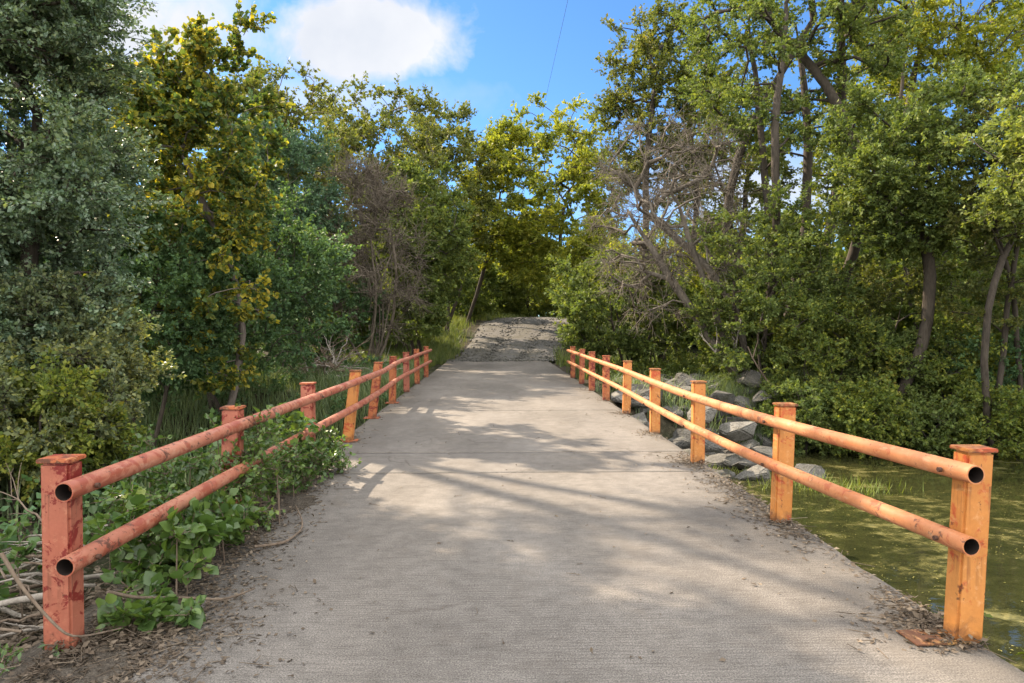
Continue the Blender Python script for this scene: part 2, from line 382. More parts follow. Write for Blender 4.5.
M['rust_plate'] = paint('rusty_tan_plate', (.26, .15, .055), (.32, .19, .075), (.15, .06, .025), RUST, .5, .46, 14)
def flat(name, c, r=.8):
    m, nt, out = new_mat(name); principled(nt, out, c, r, None, .3); return m
M['dark_steel'] = flat('rusty_pipe_inside', (.018, .012, .010))
M['bolt'] = flat('rusty_bolt', (.07, .035, .022), .7)
M['weld'] = flat('rusty_weld', (.16, .06, .03), .75)
M['cable'] = flat('cable_sheath', (.03, .03, .035), .6)

# ------------------------------------------------------------------ terrain
def road_up(y): return 2.25 * sstep(31.2, 52, y)
def road_x(y):
    y = np.asarray(y, float)
    return .15 + 2.3 * sstep(28, 50, y) + np.clip(y - 46, 0, 60) ** 1.6 * .10
def channel(x, y):
    x = np.asarray(x, float); y = np.asarray(y, float)
    r = sstep(-3.2, 1.5, x)
    yc = 12.6 * (1 - r) + (9.0 + .02 * x) * r
    hw = 4.0 * (1 - r) + (6.2 + .12 * np.clip(x, 0, 30)) * r
    return 1 - sstep(-1.7, 1.6, np.abs(y - yc) - hw)
def H(x, y):
    x = np.asarray(x, float); y = np.asarray(y, float)
    z = -.16 + road_up(y)
    z = z - (1.75 + .25 * sstep(-3, 2, x)) * channel(x, y)
    off = np.abs(x - road_x(y))
    side = sstep(3.0, 9, off)
    z = z + side * (.12 * np.sin(x * .9 + 1.3) * np.cos(y * .7) + .08 * np.sin(x * 2.3 + y * 1.9))
    z = z + .05 * np.clip(np.abs(x) - 10, 0, 30) * sstep(15, 22, y)
    z = z - .22 * sstep(-2.3, -3.6, x) * sstep(9, 5, y) - .10 * sstep(2.5, 3.2, x) * sstep(5, 2, y)
    return z
def h1(x, y): return float(H(x, y))

def grid_axis(a, b, dense0, dense1, st, far):
    mid = np.arange(dense0, dense1 + 1e-6, st)
    lo = dense0 - np.geomspace(st, dense0 - a, far)[::-1]; hi = dense1 + np.geomspace(st, b - dense1, far)
    return np.concatenate([lo, mid, hi])
gx = grid_axis(-400, 400, -14, 18, .3, 26); gy = grid_axis(-200, 600, 0, 34, .3, 34)
GX, GY = np.meshgrid(gx, gy)
GZ = H(GX, GY)
rg = np.random.default_rng(3)
GZ = GZ + rg.normal(0, .018, GZ.shape)
nx, ny = len(gx), len(gy)
idx = np.arange(nx * ny).reshape(ny, nx)
q = np.stack([idx[:-1, :-1], idx[:-1, 1:], idx[1:, 1:], idx[1:, :-1]], -1).reshape(-1, 4)
mb = MB(); mb.add(np.stack([GX, GY, GZ], -1).reshape(-1, 3), q)
tag(link('ground', mb.mesh('ground', True), M['soil']), 'bare dark soil of the creek banks and wood floor', 'ground', kind='structure')

# water sheet, cut to lie in the channel
WZ = -1.32
wx = np.arange(-7, 60, .5); wy = np.arange(-8, 34, .5)
WX, WY = np.meshgrid(wx, wy)
idx = np.arange(WX.size).reshape(WX.shape)
low = H(WX, WY) < WZ + .25
q = np.stack([idx[:-1, :-1], idx[:-1, 1:], idx[1:, 1:], idx[1:, :-1]], -1).reshape(-1, 4)
keep = low.ravel()[q].any(1)
mb = MB(); mb.add(np.stack([WX, WY, np.full(WX.shape, WZ)], -1).reshape(-1, 3), q[keep])
tag(link('creek_water', mb.mesh('creek_water', True), M['water']), 'murky green creek water with algae mats beside the bridge', 'water', kind='structure')

# ------------------------------------------------------------------ bridge deck, approaches, gravel road
XL, XR = -2.17, 2.47
bridge = empty('concrete_bridge', (0, 3.17, 0), 'flat pale grey concrete low water bridge with broomed deck', 'bridge')
def slab(y0, y1, name, zt=0.0, thick=.32, xl=XL, xr=XR, seed=0):
    """a slab with slightly chipped long edges, worn arrises"""
    r = np.random.default_rng(seed)
    n = max(6, int((y1 - y0) / .07))
    ys = np.linspace(y0, y1, n)
    def wob(): 
        k = r.normal(0, 1, n); k = np.convolve(k, np.ones(5) / 5, 'same'); chip = np.where(r.random(n) < .08, r.uniform(.01, .05, n), 0)
        return .012 * k, chip
    wl, cl = wob(); wr, cr = wob()
    prof = []
    for i, y in enumerate(ys):
        a = xl + wl[i] + cl[i]; b = xr + wr[i] - cr[i]
        prof.append([(a, y, zt - thick), (a - .004, y, zt - .03), (a + .022, y, zt - .004), (a + .10, y, zt), (b - .10, y, zt), (b - .022, y, zt - .004), (b + .004, y, zt - .03), (b, y, zt - thick)])
    V = np.array(prof).reshape(-1, 3); k = 8; fs = []
    for i in range(n - 1):
        for j in range(k):
            j2 = (j + 1) % k
            fs.append((i * k + j, i * k + j2, (i + 1) * k + j2, (i + 1) * k + j))
    fs.append(tuple(range(k))[::-1]); fs.append(tuple((n - 1) * k + j for j in range(k)))
    m = MB(); m.add(V, fs); return m.mesh(name)
joints = [2.40, 7.42, 8.62, 12.9, 17.3, 22.3]
for i in range(len(joints) - 1):
    o = link('deck_slab', slab(joints[i] + .010, joints[i + 1] - .010, 'deck_slab', 0, .32, seed=i), M['concrete'], bridge)
    o.location = (0, -3.17, 0)
mb = MB(); mb.box(XL + .12, XR - .12, 3.2, 22.2, -.42, -.325)
for (y0, y1) in ((3.2, 3.7), (9.4, 9.9), (15.6, 16.1), (21.8, 22.2)): mb.box(XL + .2, XR - .2, y0, y1, -2.6, -.425)
o = link('pier', mb.mesh('pier'), M['concrete'], bridge); o.location = (0, -3.17, 0)

o = link('approach_road', slab(-30, 2.405, 'approach_road', -.0015, .4, -1.95, 2.36, 21), M['concrete'])
tag(o, 'concrete approach road on the near side of the bridge', 'road', kind='structure')
o = link('far_approach_road', slab(22.32, 32.4, 'far_approach_road', -.006, .4, -2.15, 2.5, 22), M['concrete'])
tag(o, 'worn concrete apron between the bridge and the gravel road', 'road', kind='structure')
ys = np.linspace(31.9, 110, 200); r = np.random.default_rng(5)
half = 2.15 + .65 * sstep(33, 48, ys)
rows = []
for y, hwid in zip(ys, half):
    xc = float(road_x(y)); z = float(road_up(y)) + .0
    jl, jr = r.normal(0, .10, 2)
    us = np.concatenate([[-1.25], np.linspace(-1, 1, 24), [1.25]])
    zz = np.interp(us, [-1.25, -1, -.6, -.4, -.1, .2, .42, .6, 1, 1.25], [-.25, -.02, .02, -.03, .03, .03, -.03, .02, -.02, -.25])
    yj = r.uniform(-.75, .15, 26) * (y < 31.95)
    rows.append([(xc + u * hwid + (jl if u < -.9 else jr if u > .9 else 0), y + yj[i_], z + dz * (y > 32.3) + r.normal(0, .004) * (y > 32.3)) for i_, (u, dz) in enumerate(zip(us, zz))])
V = np.array(rows).reshape(-1, 3); k = 26
fs = np.array([(i * k + j, i * k + j + 1, (i + 1) * k + j + 1, (i + 1) * k + j) for i in range(len(ys) - 1) for j in range(k - 1)])
mb = MB(); mb.add(V, fs)
tag(link('gravel_road', mb.mesh('gravel_road', True), M['gravel']), 'grey gravel road climbing and bending right into the trees', 'road', kind='structure')

rng = np.random.default_rng(61); n = 2600
gy_ = 30.9 + 20.7 * rng.random(n) ** 1.35; gu = rng.normal(0, .62, n).clip(-1.12, 1.12)
gx_ = road_x(gy_) + gu * (2.15 + .65 * sstep(33, 48, gy_)); sz = .025 + .075 * rng.random(n) ** 3
O = np.array([(1, 0, 0), (-1, 0, 0), (0, 1, 0), (0, -1, 0), (0, 0, .7), (0, 0, -.7)])
V = np.column_stack([gx_, gy_, road_up(gy_) + .012])[:, None] + O[None] * sz[:, None, None] * rng.uniform(.6, 1.3, (n, 6, 1))
fo = np.array([(0, 2, 4), (2, 1, 4), (1, 3, 4), (3, 0, 4), (2, 0, 5), (1, 2, 5), (3, 1, 5), (0, 3, 5)])
m = MB(); m.add(V.reshape(-1, 3), (np.arange(n)[:, None, None] * 6 + fo[None]).reshape(-1, 3))
tag(link('loose_gravel', m.mesh('loose_gravel'), M['rock']), 'loose grey stones strewn over the gravel road', 'gravel', kind='stuff')

# ------------------------------------------------------------------ guardrails
def bevel_box_mesh(name, w, d, h, lean=(0, 0), bev=.012, z0=0):
    bm = bmesh.new(); bmesh.ops.create_cube(bm, size=1)
    for v in bm.verts:
        t = v.co.z + .5
        v.co = Vector((v.co.x * w + lean[0] * t, v.co.y * d + lean[1] * t, z0 + t * h))
    bmesh.ops.bevel(bm, geom=[e for e in bm.edges], offset=bev, segments=2, affect='EDGES')
    me = bpy.data.meshes.new(name); bm.to_mesh(me); bm.free(); return me

def pipe(name, pts, R, mat, parent, loc):
    """hollow rail: outer skin, lip and dark bore"""
    full = np.asarray(pts, float); pts = full[1:-1]
    t = np.linspace(0, len(pts) - 1, (len(pts) - 1) * 6 + 1)
    k = np.arange(len(pts))
    # smooth through the supports (Catmull-Rom)
    P = []
    for u in t:
        i = min(int(u), len(pts) - 2); f = u - i
        p0, p1, p2, p3 = pts[max(i - 1, 0)], pts[i], pts[i + 1], pts[min(i + 2, len(pts) - 1)]
        P.append(.5 * (2 * p1 + (p2 - p0) * f + (2 * p0 - 5 * p1 + 4 * p2 - p3) * f ** 2 + (3 * p1 - p0 - 3 * p2 + p3) * f ** 3))
    P = np.array([full[0]] + P + [full[-1]])
    m = MB(); m.tube(P, R, 20, cap=False)
    n = len(P)
    for a, b in ((0, 1), (n - 1, n - 2)):
        dirv = (P[b] - P[a]) / np.linalg.norm(P[b] - P[a])
        U = np.cross(dirv, [0, 0, 1.0]); U /= np.linalg.norm(U); W = np.cross(dirv, U)
        ang = np.arange(20) / 20 * 2 * math.pi
        ring = np.cos(ang)[:, None] * U + np.sin(ang)[:, None] * W
        V = np.concatenate([P[a] + ring * R, P[a] + ring * R * .86])
        m.add(V, np.array([(i, (i + 1) % 20, 20 + (i + 1) % 20, 20 + i) for i in range(20)]))
    o = link(name, m.mesh(name, True), mat, parent); o.location = (-loc[0], -loc[1], -loc[2])
    m = MB()
    for a, b in ((0, 1),):
        dirv = (P[b] - P[a]) / np.linalg.norm(P[b] - P[a])
        m.tube([P[a] + dirv * .001, P[a] + dirv * .5], R * .858, 20, cap=False)
        U = np.cross(dirv, [0, 0, 1.0]); U /= np.linalg.norm(U); W = np.cross(dirv, U)
        ang = np.arange(20) / 20 * 2 * math.pi
        m.add(P[a] + dirv * .5 + (np.cos(ang)[:, None] * U + np.sin(ang)[:, None] * W) * R * .858, [tuple(range(20))])
    link('pipe_bore', m.mesh('pipe_bore', True), M['dark_steel'], o)
    return o

def guardrail(side, posts, railz, label, rail_mat, ext0, ext1):
    root = empty('guardrail', (posts[0][0], posts[0][1], 0), label, 'guardrail')
    ox, oy = posts[0][0], posts[0][1]
    W, Dp, R = .14, .115, .046
    for (x, y, h, lx, ly, mk, plate) in posts:
        p = link('post', bevel_box_mesh('post', W, Dp, h, (lx, ly)), M[mk], root, (x - ox, y - oy, -.005))
        c = link('post_cap', bevel_box_mesh('post_cap', W + .018, Dp + .026, .020, bev=.004), M['cap_red' if mk != 'post_orange' else mk], p, (lx, ly, h + .001))
        if plate:
            link('base_plate', bevel_box_mesh('base_plate', .27, .21, .014, bev=.003), M['cap_red'], p, (0, 0, .007))
        for zr in railz[posts.index((x, y, h, lx, ly, mk, plate))]:
            t = zr / h; xx = lx * t - side * (W / 2 + 2 * R + .004)
            bb = MB(); bb.tube([(xx + side * .004, ly * t, zr), (xx - side * .014, ly * t, zr)], .013, 6)
            a_ = np.linspace(0, 2 * math.pi, 21)
            rr_ = np.random.default_rng(int(zr * 1e4) + int(y * 10))
            wb = MB(); wx = lx * t - side * (W / 2 + .001)
            wb.tube(np.column_stack([np.full(21, wx), ly * t + np.cos(a_) * Dp * .49, zr + np.sin(a_) * R * .72]), .0075 + .002 * rr_.random(21), 5, cap=False)
            link('weld_bead', wb.mesh('weld_bead', True), M['weld'], p)
            link('bolt', bb.mesh('bolt'), M['bolt'], p)
    for lev in (0, 1):
        pts = []
        for (x, y, h, lx, ly, mk, plate), zz in zip(posts, railz):
            t = zz[lev] / h
            pts.append((x + lx * t - side * (W / 2 + R - .007), y + ly * t, zz[lev]))
        p0, p1 = np.array(pts[0]), np.array(pts[1]); d = (p1 - p0) / np.linalg.norm(p1 - p0)
        q0, q1 = np.array(pts[-2]), np.array(pts[-1]); e = (q1 - q0) / np.linalg.norm(q1 - q0)
        pts = [tuple(p0 - d * ext0)] + pts + [tuple(q1 + e * ext1)]
        pipe('rail', pts, R, M[rail_mat], root, (ox, oy, 0))
    return root

lz = [.83, .835, .81, .86, .82, .85, .83, .83, .83]
lposts = [(-2.10, 3.36, .95, .0, 0, 'post_red', False), (-2.085, 5.45, .95, .02, 0, 'post_red', False), (-2.09, 7.72, .95, .0, 0, 'post_red', False),
          (-2.03, 9.5, .975, .11, .02, 'post_orange', True), (-2.12, 11.9, .96, .11, .02, 'post_mixed', True), (-2.11, 14.2, .96, .02, 0, 'post_mixed', True),
          (-2.12, 16.6, .95, -.01, 0, 'post_red', False), (-2.12, 18.9, .95, -.02, 0, 'post_mixed', False), (-2.12, 21.4, .95, 0, 0, 'post_mixed', False)]
guardrail(-1, lposts, [(z, z - .35) for z in lz], 'faded red steel guardrail along the left edge of the bridge, partly overgrown', 'rail_red', .16, .35)
rz = [.875, .825, .79, .79, .805, .82, .82, .825, .83]
rposts = [(2.395, 3.40, .97, .045, 0, 'post_orange', False), (2.345, 5.50, .955, .03, 0, 'post_orange', False), (2.375, 7.88, .945, .005, 0, 'post_orange', False),
          (2.41, 10.15, .95, .0, 0, 'post_orange', False), (2.42, 12.4, .95, .02, 0, 'post_orange', False), (2.41, 14.6, .95, .0, 0, 'post_mixed', False),
          (2.42, 16.8, .95, 0, 0, 'post_mixed', False), (2.42, 18.8, .95, .02, 0, 'post_mixed', False), (2.43, 21.0, .95, 0, 0, 'post_mixed', False)]
guardrail(1, rposts, [(z, z - .35) for z in rz], 'faded orange steel guardrail along the creek side of the bridge', 'rail_orange', .17, .35)

# ------------------------------------------------------------------ trees
def crown_points(rng, n, c, r, power=2.4, shell=.55, lobes=7, rough=.38):
    D = rnd_unit(rng, n)
    lob = rnd_unit(rng, lobes); amp = rng.uniform(-.5, 1, lobes)
    f = 1 + rough * np.tanh((np.clip(D @ lob.T, 0, 1) ** 3 * amp).sum(1) * 1.4) - rough * .35
    # superellipsoid: boxier than a ball
    s = (np.abs(D) ** power).sum(1) ** (-1 / power)
    rad = rng.random(n) ** (1 / 3 * (1 - shell) + .001) if shell < 1 else np.ones(n)
    return c + D * (s * f * rad)[:, None] * r

def skeleton(stems, clumps, rng, wob=.10):
    pos, par, attach = [], [], []
    for st in stems:
        st = np.asarray(st, float); prev = -1
        for k, p in enumerate(st):
            pos.append(p); par.append(prev); prev = len(pos) - 1
            attach.append(k >= len(st) * .35)
    nstem = len(pos)
    top = np.mean([s[-1] for s in stems], 0)
    order = np.argsort(np.linalg.norm(clumps - top, axis=1))
    tips = np.zeros(len(clumps), int)
    for ci in order:
        c = clumps[ci]; A = np.array(pos)
        dv = c - A; dist = np.linalg.norm(dv, axis=1)
        cost = dist + 1.2 * np.clip(A[:, 2] - c[2] + .1 * dist, 0, None)
        cost[~np.array(attach)] += 4
        j = int(np.argmin(cost)); L = dist[j]
        m = max(2, int(L / .45) + 1)
        off = rng.normal(0, wob * L, 3)
        prev = j
        for t in np.linspace(0, 1, m + 1)[1:]:
            p = pos[j] + (c - pos[j]) * t + off * math.sin(math.pi * t) + np.array([0, 0, .10 * L * math.sin(math.pi * t) * (1 if t < 1 else 0)]) + (rng.normal(0, .03, 3) * min(L, 1) if t < 1 else 0)
            pos.append(p); par.append(prev); attach.append(True); prev = len(pos) - 1
        tips[ci] = prev
    return np.array(pos), np.array(par), tips

def wood(mb, pos, par, base_r, tip_r=.008, sides=7):
    n = len(pos); w = np.zeros(n)
    kids = [[] for _ in range(n)]
    for i, p in enumerate(par):
        if p >= 0: kids[p].append(i)
    for i in range(n - 1, -1, -1):
        if not kids[i]: w[i] = 1
        if par[i] >= 0: w[par[i]] += w[i]
    rad = w ** .5
    roots = [i for i in range(n) if par[i] < 0]
    k = base_r / max(rad[r] for r in roots)
    rad = np.maximum(rad * k, tip_r)
    starts = [(r, -1) for r in roots]
    while starts:
        i, p = starts.pop()
        chain = ([p] if p >= 0 else []) + [i]
        while kids[i]:
            ks = sorted(kids[i], key=lambda a: -w[a])
            for o in ks[1:]: starts.append((o, i))
            i = ks[0]; chain.append(i)
        rr = rad[chain].copy()
        if p >= 0: rr[0] = min(rr[0], rr[1] * 1.15)
        else:
            rr[0] *= 1.35            # root flare
        mb.tube(pos[chain], rr, sides if rr[0] > .03 else 4, cap=False)

def sprays(clumps, rng, cr, ntw, nlf, flat=.75, outb=.5, centre=None, droop=0.0):
    """twigs fanning from each clump's centre with leaves along them"""
    n = len(clumps)
    C = np.repeat(clumps, ntw, 0)
    D = rnd_unit(rng, len(C))
    if centre is not None: D = unit(D + outb * unit(C - centre))
    D[:, 2] *= flat
    D[:, 2] += .1 - droop
    R = np.repeat(np.broadcast_to(cr, (n,)), ntw) * rng.uniform(.45, 1.15, len(C))
    st = C + rnd_unit(rng, len(C)) * (R * .22)[:, None]
    en = st + D * R[:, None]
    A = np.repeat(st, nlf, 0); B = np.repeat(en, nlf, 0)
    t = rng.random(len(A)) ** .7
    jit = rnd_unit(rng, len(A)) * (np.repeat(R, nlf) * .12 * rng.random(len(A)))[:, None]
    P = A + (B - A) * t[:, None] + jit
    LD = unit(unit(B - A) + 1.1 * rnd_unit(rng, len(A)) + np.array([0, 0, -.15]))
    return st, en, P, LD

def place_tree(name, cat, label, base, stems_dir, crown_c, crown_r, leaf, lw, L, ncl, cr, ntw=14, nlf=14, bark_='bark_dark', base_r=.16,
               seed=0, shell=.5, kind='oval', wr=.6, rough=.38, group=None, power=2.4, bare=0, flat=.75, droop=0.0, nstem=1, trunk_to=.55, twig_r=.0035):
    """tree > trunk (with its limbs and twigs), crown"""
    rng = np.random.default_rng(seed + 1000)
    shell *= .2; base_r *= .62
    if leaf: ncl = int(ncl * 1.45); ntw = int(ntw * .85); nlf = int(nlf * 2.15); cr = cr * 1.12; L = L * .97; rough *= .8
    base = np.array(base, float); cc = np.array(crown_c, float); r_ = np.array(crown_r, float)
    cl = crown_points(rng, ncl, cc, r_, power, shell, rough=rough)
    gz = H(cl[:, 0], cl[:, 1]) + .15
    cl[:, 2] = np.maximum(cl[:, 2], gz + rng.random(ncl) * .3)
    stems = []
    for k in range(nstem):
        b = base + np.array([rng.normal(0, .12), rng.normal(0, .12), 0]) * (nstem > 1)
        tgt = base + (cc - base) * 1.0
        tgt[2] = base[2] + (cc[2] + r_[2] * (trunk_to * 2 - 1) - base[2])
        if nstem > 1:
            a = 2 * math.pi * (k + rng.random() * .6) / nstem
            tgt = tgt + np.array([math.cos(a) * r_[0], math.sin(a) * r_[1], 0]) * .42
        tgt[2] = max(tgt[2], base[2] + .3)
        n = max(5, int(np.linalg.norm(tgt - b) / .5))
        t = np.linspace(0, 1, n)[:, None]
        bend = rng.normal(0, .09, 3) * np.linalg.norm(tgt - b); bend[2] = 0
        P = b + (tgt - b) * t + bend * np.sin(math.pi * t) + np.cumsum(rng.normal(0, .025, (n, 3)), 0) * np.array([1, 1, .3])
        P[0] = b + np.array([0, 0, -.25])
        stems.append(P)
    pos, par, tips = skeleton(stems, cl, rng)
    root = empty(name, tuple(base), label, cat, group)
    mw = MB(); wood(mw, pos - base, par, base_r)
    st, en, P, LD = sprays(cl, rng, cr, ntw, nlf, flat, .5, cc, droop)
    mw.sticks(st - base, en - base, twig_r * 1.7, twig_r * .6)
    if bare:
        # extra forked bare twigs
        C = np.repeat(en, bare, 0); S0 = np.repeat(st, bare, 0)
        o = S0 + (C - S0) * rng.random((len(C), 1))
        e = o + unit(unit(C - S0) + .9 * rnd_unit(rng, len(C))) * (rng.uniform(.25, .7, len(C)) * np.mean(cr))[:, None]
        mw.sticks(o - base, e - base, twig_r, twig_r * .5)
    link('trunk', mw.mesh('trunk', True), M[bark_], root)
    if leaf:
        ml = MB(); add_leaves(ml, P - base, LD, L, rng, wr, kind)
        link('crown' if cat != 'shrub' else 'foliage', ml.mesh('leaves'), M[leaf], root)
    return root

SEED = [0]
def T(name, cat, label, px, d, top, bot, hw, leaf, L, ncl, cr=None, dy=None, basepx=None, based=None, **kw):
    """a tree by where it stands: bearing px, distance d, crown from bot to top, half width hw (all as they appear from the road)"""
    SEED[0] += 1
    x = PX(px, d); zt, zb = PZ(top, d), PZ(bot, d)
    rx = hw / F * d
    bx = PX(basepx, based or d) if basepx is not None else x; by = based or d
    base = (bx, by, h1(bx, by))
    c = (x, d, (zt + zb) / 2); r = (rx, dy or rx, (zt - zb) / 2)
    if cr is None: cr = max(.30, .26 * min(rx, 3.2) + .12)
    return place_tree(name, cat, label, base, None, c, r, leaf, None, L, ncl, cr, seed=kw.pop('seed', zlib.crc32(label.encode()) % 9973), **kw)

# --- left side, near to far
T('oak_tree', 'tree', 'tall blue green oak filling the left edge of the view', -22, 8.0, -180, 455, 160, 'oak_blue', .047, 230, .50, dy=1.25, ntw=28, nlf=28, base_r=.17, nstem=2, power=3, shell=.45, rough=.25)
T('leafy_shrub', 'shrub', 'grey green shrub with yellowing leaves at the left edge behind the first post', 8, 7.0, 335, 505, 62, 'leaf_greyolive', .046, 46, .34, ntw=20, nlf=22, base_r=.05, nstem=4, wr=.65, shell=.4, rough=1.1)
T('leafy_shrub', 'shrub', 'taller grey green shrub under the big left oak, its top near the yellow autumn tree', 84, 7.9, 282, 462, 50, 'leaf_greyolive', .046, 46, .34, ntw=20, nlf=22, base_r=.05, nstem=4, wr=.65, shell=.4, rough=1.2)
T('leafy_shrub', 'shrub', 'low lime shrub with reddish leaves below the grey green shrubs on the left', 62, 7.0, 372, 480, 44, 'leaf_lime', .046, 26, .30, ntw=18, nlf=20, base_r=.04, nstem=3, wr=.65, shell=.4, rough=1.1)
T('maple_tree', 'tree', 'yellow leaved autumn tree rising behind the left oak', 196, 14, 22, 345, 80, 'leaf_yellow', .080, 112, .44, ntw=14, nlf=13, base_r=.13, wr=.95, kind='broad', rough=.85, bark_='bark_grey', shell=.4, twig_r=.005)
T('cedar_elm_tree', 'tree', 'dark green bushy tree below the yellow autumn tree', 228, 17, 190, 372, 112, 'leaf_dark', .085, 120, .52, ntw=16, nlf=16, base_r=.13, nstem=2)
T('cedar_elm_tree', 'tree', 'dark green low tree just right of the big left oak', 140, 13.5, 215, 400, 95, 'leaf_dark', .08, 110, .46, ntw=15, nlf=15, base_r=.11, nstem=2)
T('juniper_tree', 'tree', 'bluish green juniper behind the yellow autumn tree', 290, 22, 115, 352, 55, 'leaf_juniper', .09, 110, .50, ntw=16, nlf=15, base_r=.13, wr=.5, bark_='bark_grey')
T('elm_tree', 'tree', 'thin tall olive tree with bare stems against the cloud', 288, 27, 60, 300, 68, 'leaf_olive', .13, 105, .60, ntw=12, nlf=10, base_r=.14, nstem=4, bark_='bark_grey', rough=.4, shell=.35)
T('bare_thicket', 'bush', 'leafless grey brown thicket left of the road', 372, 24, 140, 345, 62, None, .1, 110, .66, ntw=15, nlf=1, base_r=.09, nstem=7, bark_='bark_brush', bare=3, twig_r=.0075, flat=1.1)
T('elm_tree', 'tree', 'tufted olive tree behind the leafless thicket under the cloud', 380, 33, 88, 290, 66, 'leaf_olive', .15, 110, .68, ntw=12, nlf=11, base_r=.15, nstem=3, bark_='bark_grey', rough=.4, shell=.4)
T('hackberry_tree', 'tree', 'rounded green tree leaning over the left road verge', 424, 29.5, 182, 318, 47, 'leaf_mid', .12, 100, .58, ntw=14, nlf=15, base_r=.13, nstem=2)
T('elm_tree', 'tree', 'open crowned olive tree with tufts against blue sky left of the road', 444, 42, 94, 285, 50, 'leaf_olive', .17, 105, .80, ntw=12, nlf=11, base_r=.17, nstem=2, rough=.45, shell=.35)
T('juniper_shrub', 'shrub', 'dark shrub at the foot of the leafless thicket', 318, 25, 255, 352, 62, 'leaf_dark', .09, 70, .50, ntw=14, nlf=14, base_r=.06, nstem=3)
T('leafy_shrub', 'shrub', 'small lit green shrub below the rounded roadside tree', 412, 28, 285, 340, 38, 'leaf_mid', .11, 36, .45, ntw=13, nlf=12, base_r=.05, nstem=3)
T('cedar_elm_tree', 'tree', 'tall green tree between the big left oak and the yellow autumn tree', 120, 19, 28, 300, 75, 'leaf_olive', .10, 100, .6, ntw=13, nlf=13, base_r=.15, nstem=2)
T('elm_tree', 'tree', 'olive brown tree just right of the yellow autumn tree', 245, 24, 75, 300, 60, 'leaf_olive', .11, 90, .62, ntw=13, nlf=13, base_r=.15, nstem=2, bark_='bark_grey')
T('added_dapple_tree', 'tree', 'tall thin crowned tree rising behind the big left oak', 36, 14.4, -320, -90, 84, 'leaf_olive', .11, 26, .62, ntw=10, nlf=9, base_r=.2, nstem=2, rough=.8)  # added tree, crown unseen above the frame, placed to dapple the deck
T('elm_tree', 'tree', 'dull green tree closing the gap behind the leafless thicket', 335, 38, 108, 330, 58, 'leaf_olive', .16, 90, .8, ntw=12, nlf=11, base_r=.16, nstem=2)
T('hackberry_tree', 'tree', 'shaded green tree low behind the thicket and the rounded roadside tree', 398, 36, 165, 335, 50, 'leaf_mid', .15, 85, .7, ntw=12, nlf=11, base_r=.14, nstem=2)
# --- beyond the crest
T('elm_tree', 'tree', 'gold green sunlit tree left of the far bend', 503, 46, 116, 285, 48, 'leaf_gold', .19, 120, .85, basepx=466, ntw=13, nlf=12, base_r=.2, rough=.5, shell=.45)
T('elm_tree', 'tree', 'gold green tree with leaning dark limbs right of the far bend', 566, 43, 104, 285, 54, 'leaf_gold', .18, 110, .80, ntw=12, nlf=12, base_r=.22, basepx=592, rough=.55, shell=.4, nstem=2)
T('leafy_shrub', 'shrub', 'mid green shrub at the left end of the far road crest', 470, 50, 252, 320, 26, 'leaf_mid', .17, 50, .7, ntw=13, nlf=12, base_r=.08, nstem=3)
T('leafy_shrub', 'shrub', 'pale lime shrub at the right end of the far road crest', 560, 54, 258, 318, 24, 'leaf_pale', .17, 45, .7, ntw=13, nlf=12, base_r=.08, nstem=3)
T('leafy_shrub', 'shrub', 'shaded round green shrub left of the end of the road', 487, 57, 228, 318, 40, 'leaf_pale', .17, 70, .85, ntw=14, nlf=13, base_r=.1, nstem=2)
T('leafy_shrub', 'shrub', 'shaded round green shrub straight behind the end of the road', 533, 58, 234, 318, 36, 'leaf_pale', .17, 60, .85, ntw=14, nlf=13, base_r=.1, nstem=2)
# --- right side
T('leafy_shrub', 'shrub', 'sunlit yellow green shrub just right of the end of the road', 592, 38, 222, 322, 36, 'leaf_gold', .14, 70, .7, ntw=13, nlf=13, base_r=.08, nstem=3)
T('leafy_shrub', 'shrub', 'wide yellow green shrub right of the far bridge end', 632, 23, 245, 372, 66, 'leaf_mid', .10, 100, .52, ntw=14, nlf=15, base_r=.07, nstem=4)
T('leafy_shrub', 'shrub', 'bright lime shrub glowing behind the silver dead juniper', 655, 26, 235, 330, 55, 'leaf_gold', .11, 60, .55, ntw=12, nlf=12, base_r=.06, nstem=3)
T('dead_juniper', 'tree', 'silver grey dead juniper of bare twigs by the rocks', 662, 19, 110, 330, 80, None, .1, 105, .66, ntw=12, nlf=1, base_r=.19, nstem=4, bark_='bark_silver', bare=3, twig_r=.0062, basepx=738, based=18.6, flat=1.0, shell=.4, droop=.1)
T('oak_tree', 'tree', 'tall olive oak behind the silver dead juniper', 662, 27, 2, 215, 66, 'leaf_olive', .12, 95, .65, ntw=13, nlf=13, base_r=.2, nstem=2, rough=.5, shell=.4)
T('oak_tree', 'tree', 'big spreading oak with a fan of dark limbs on the right bank', 795, 20, -95, 170, 118, 'leaf_mid', .09, 125, .62, ntw=15, nlf=15, base_r=.23, nstem=6, basepx=775, trunk_to=.62, rough=.45, shell=.25)
T('cedar_elm_tree', 'tree', 'green understorey tree below the big spreading oak', 765, 18, 195, 385, 72, 'leaf_mid', .08, 110, .48, ntw=14, nlf=15, base_r=.09, nstem=3)
T('oak_tree', 'tree', 'oak with a dark crooked trunk standing over the creek', 912, 16.5, 75, 270, 88, 'leaf_mid', .078, 125, .52, ntw=16, nlf=16, base_r=.22, basepx=884, rough=.5, shell=.35, trunk_to=.45)
T('elm_tree', 'tree', 'yellow topped elm at the upper right of the view', 938, 24, -100, 120, 92, 'leaf_gold', .11, 130, .68, ntw=13, nlf=13, base_r=.2, nstem=2, rough=.45)
T('cedar_elm_tree', 'tree', 'leaning dark limbed tree at the right edge over the bank', 1020, 15.5, 60, 330, 75, 'leaf_olive', .075, 95, .46, ntw=14, nlf=14, base_r=.12, nstem=3, rough=.5, shell=.35)
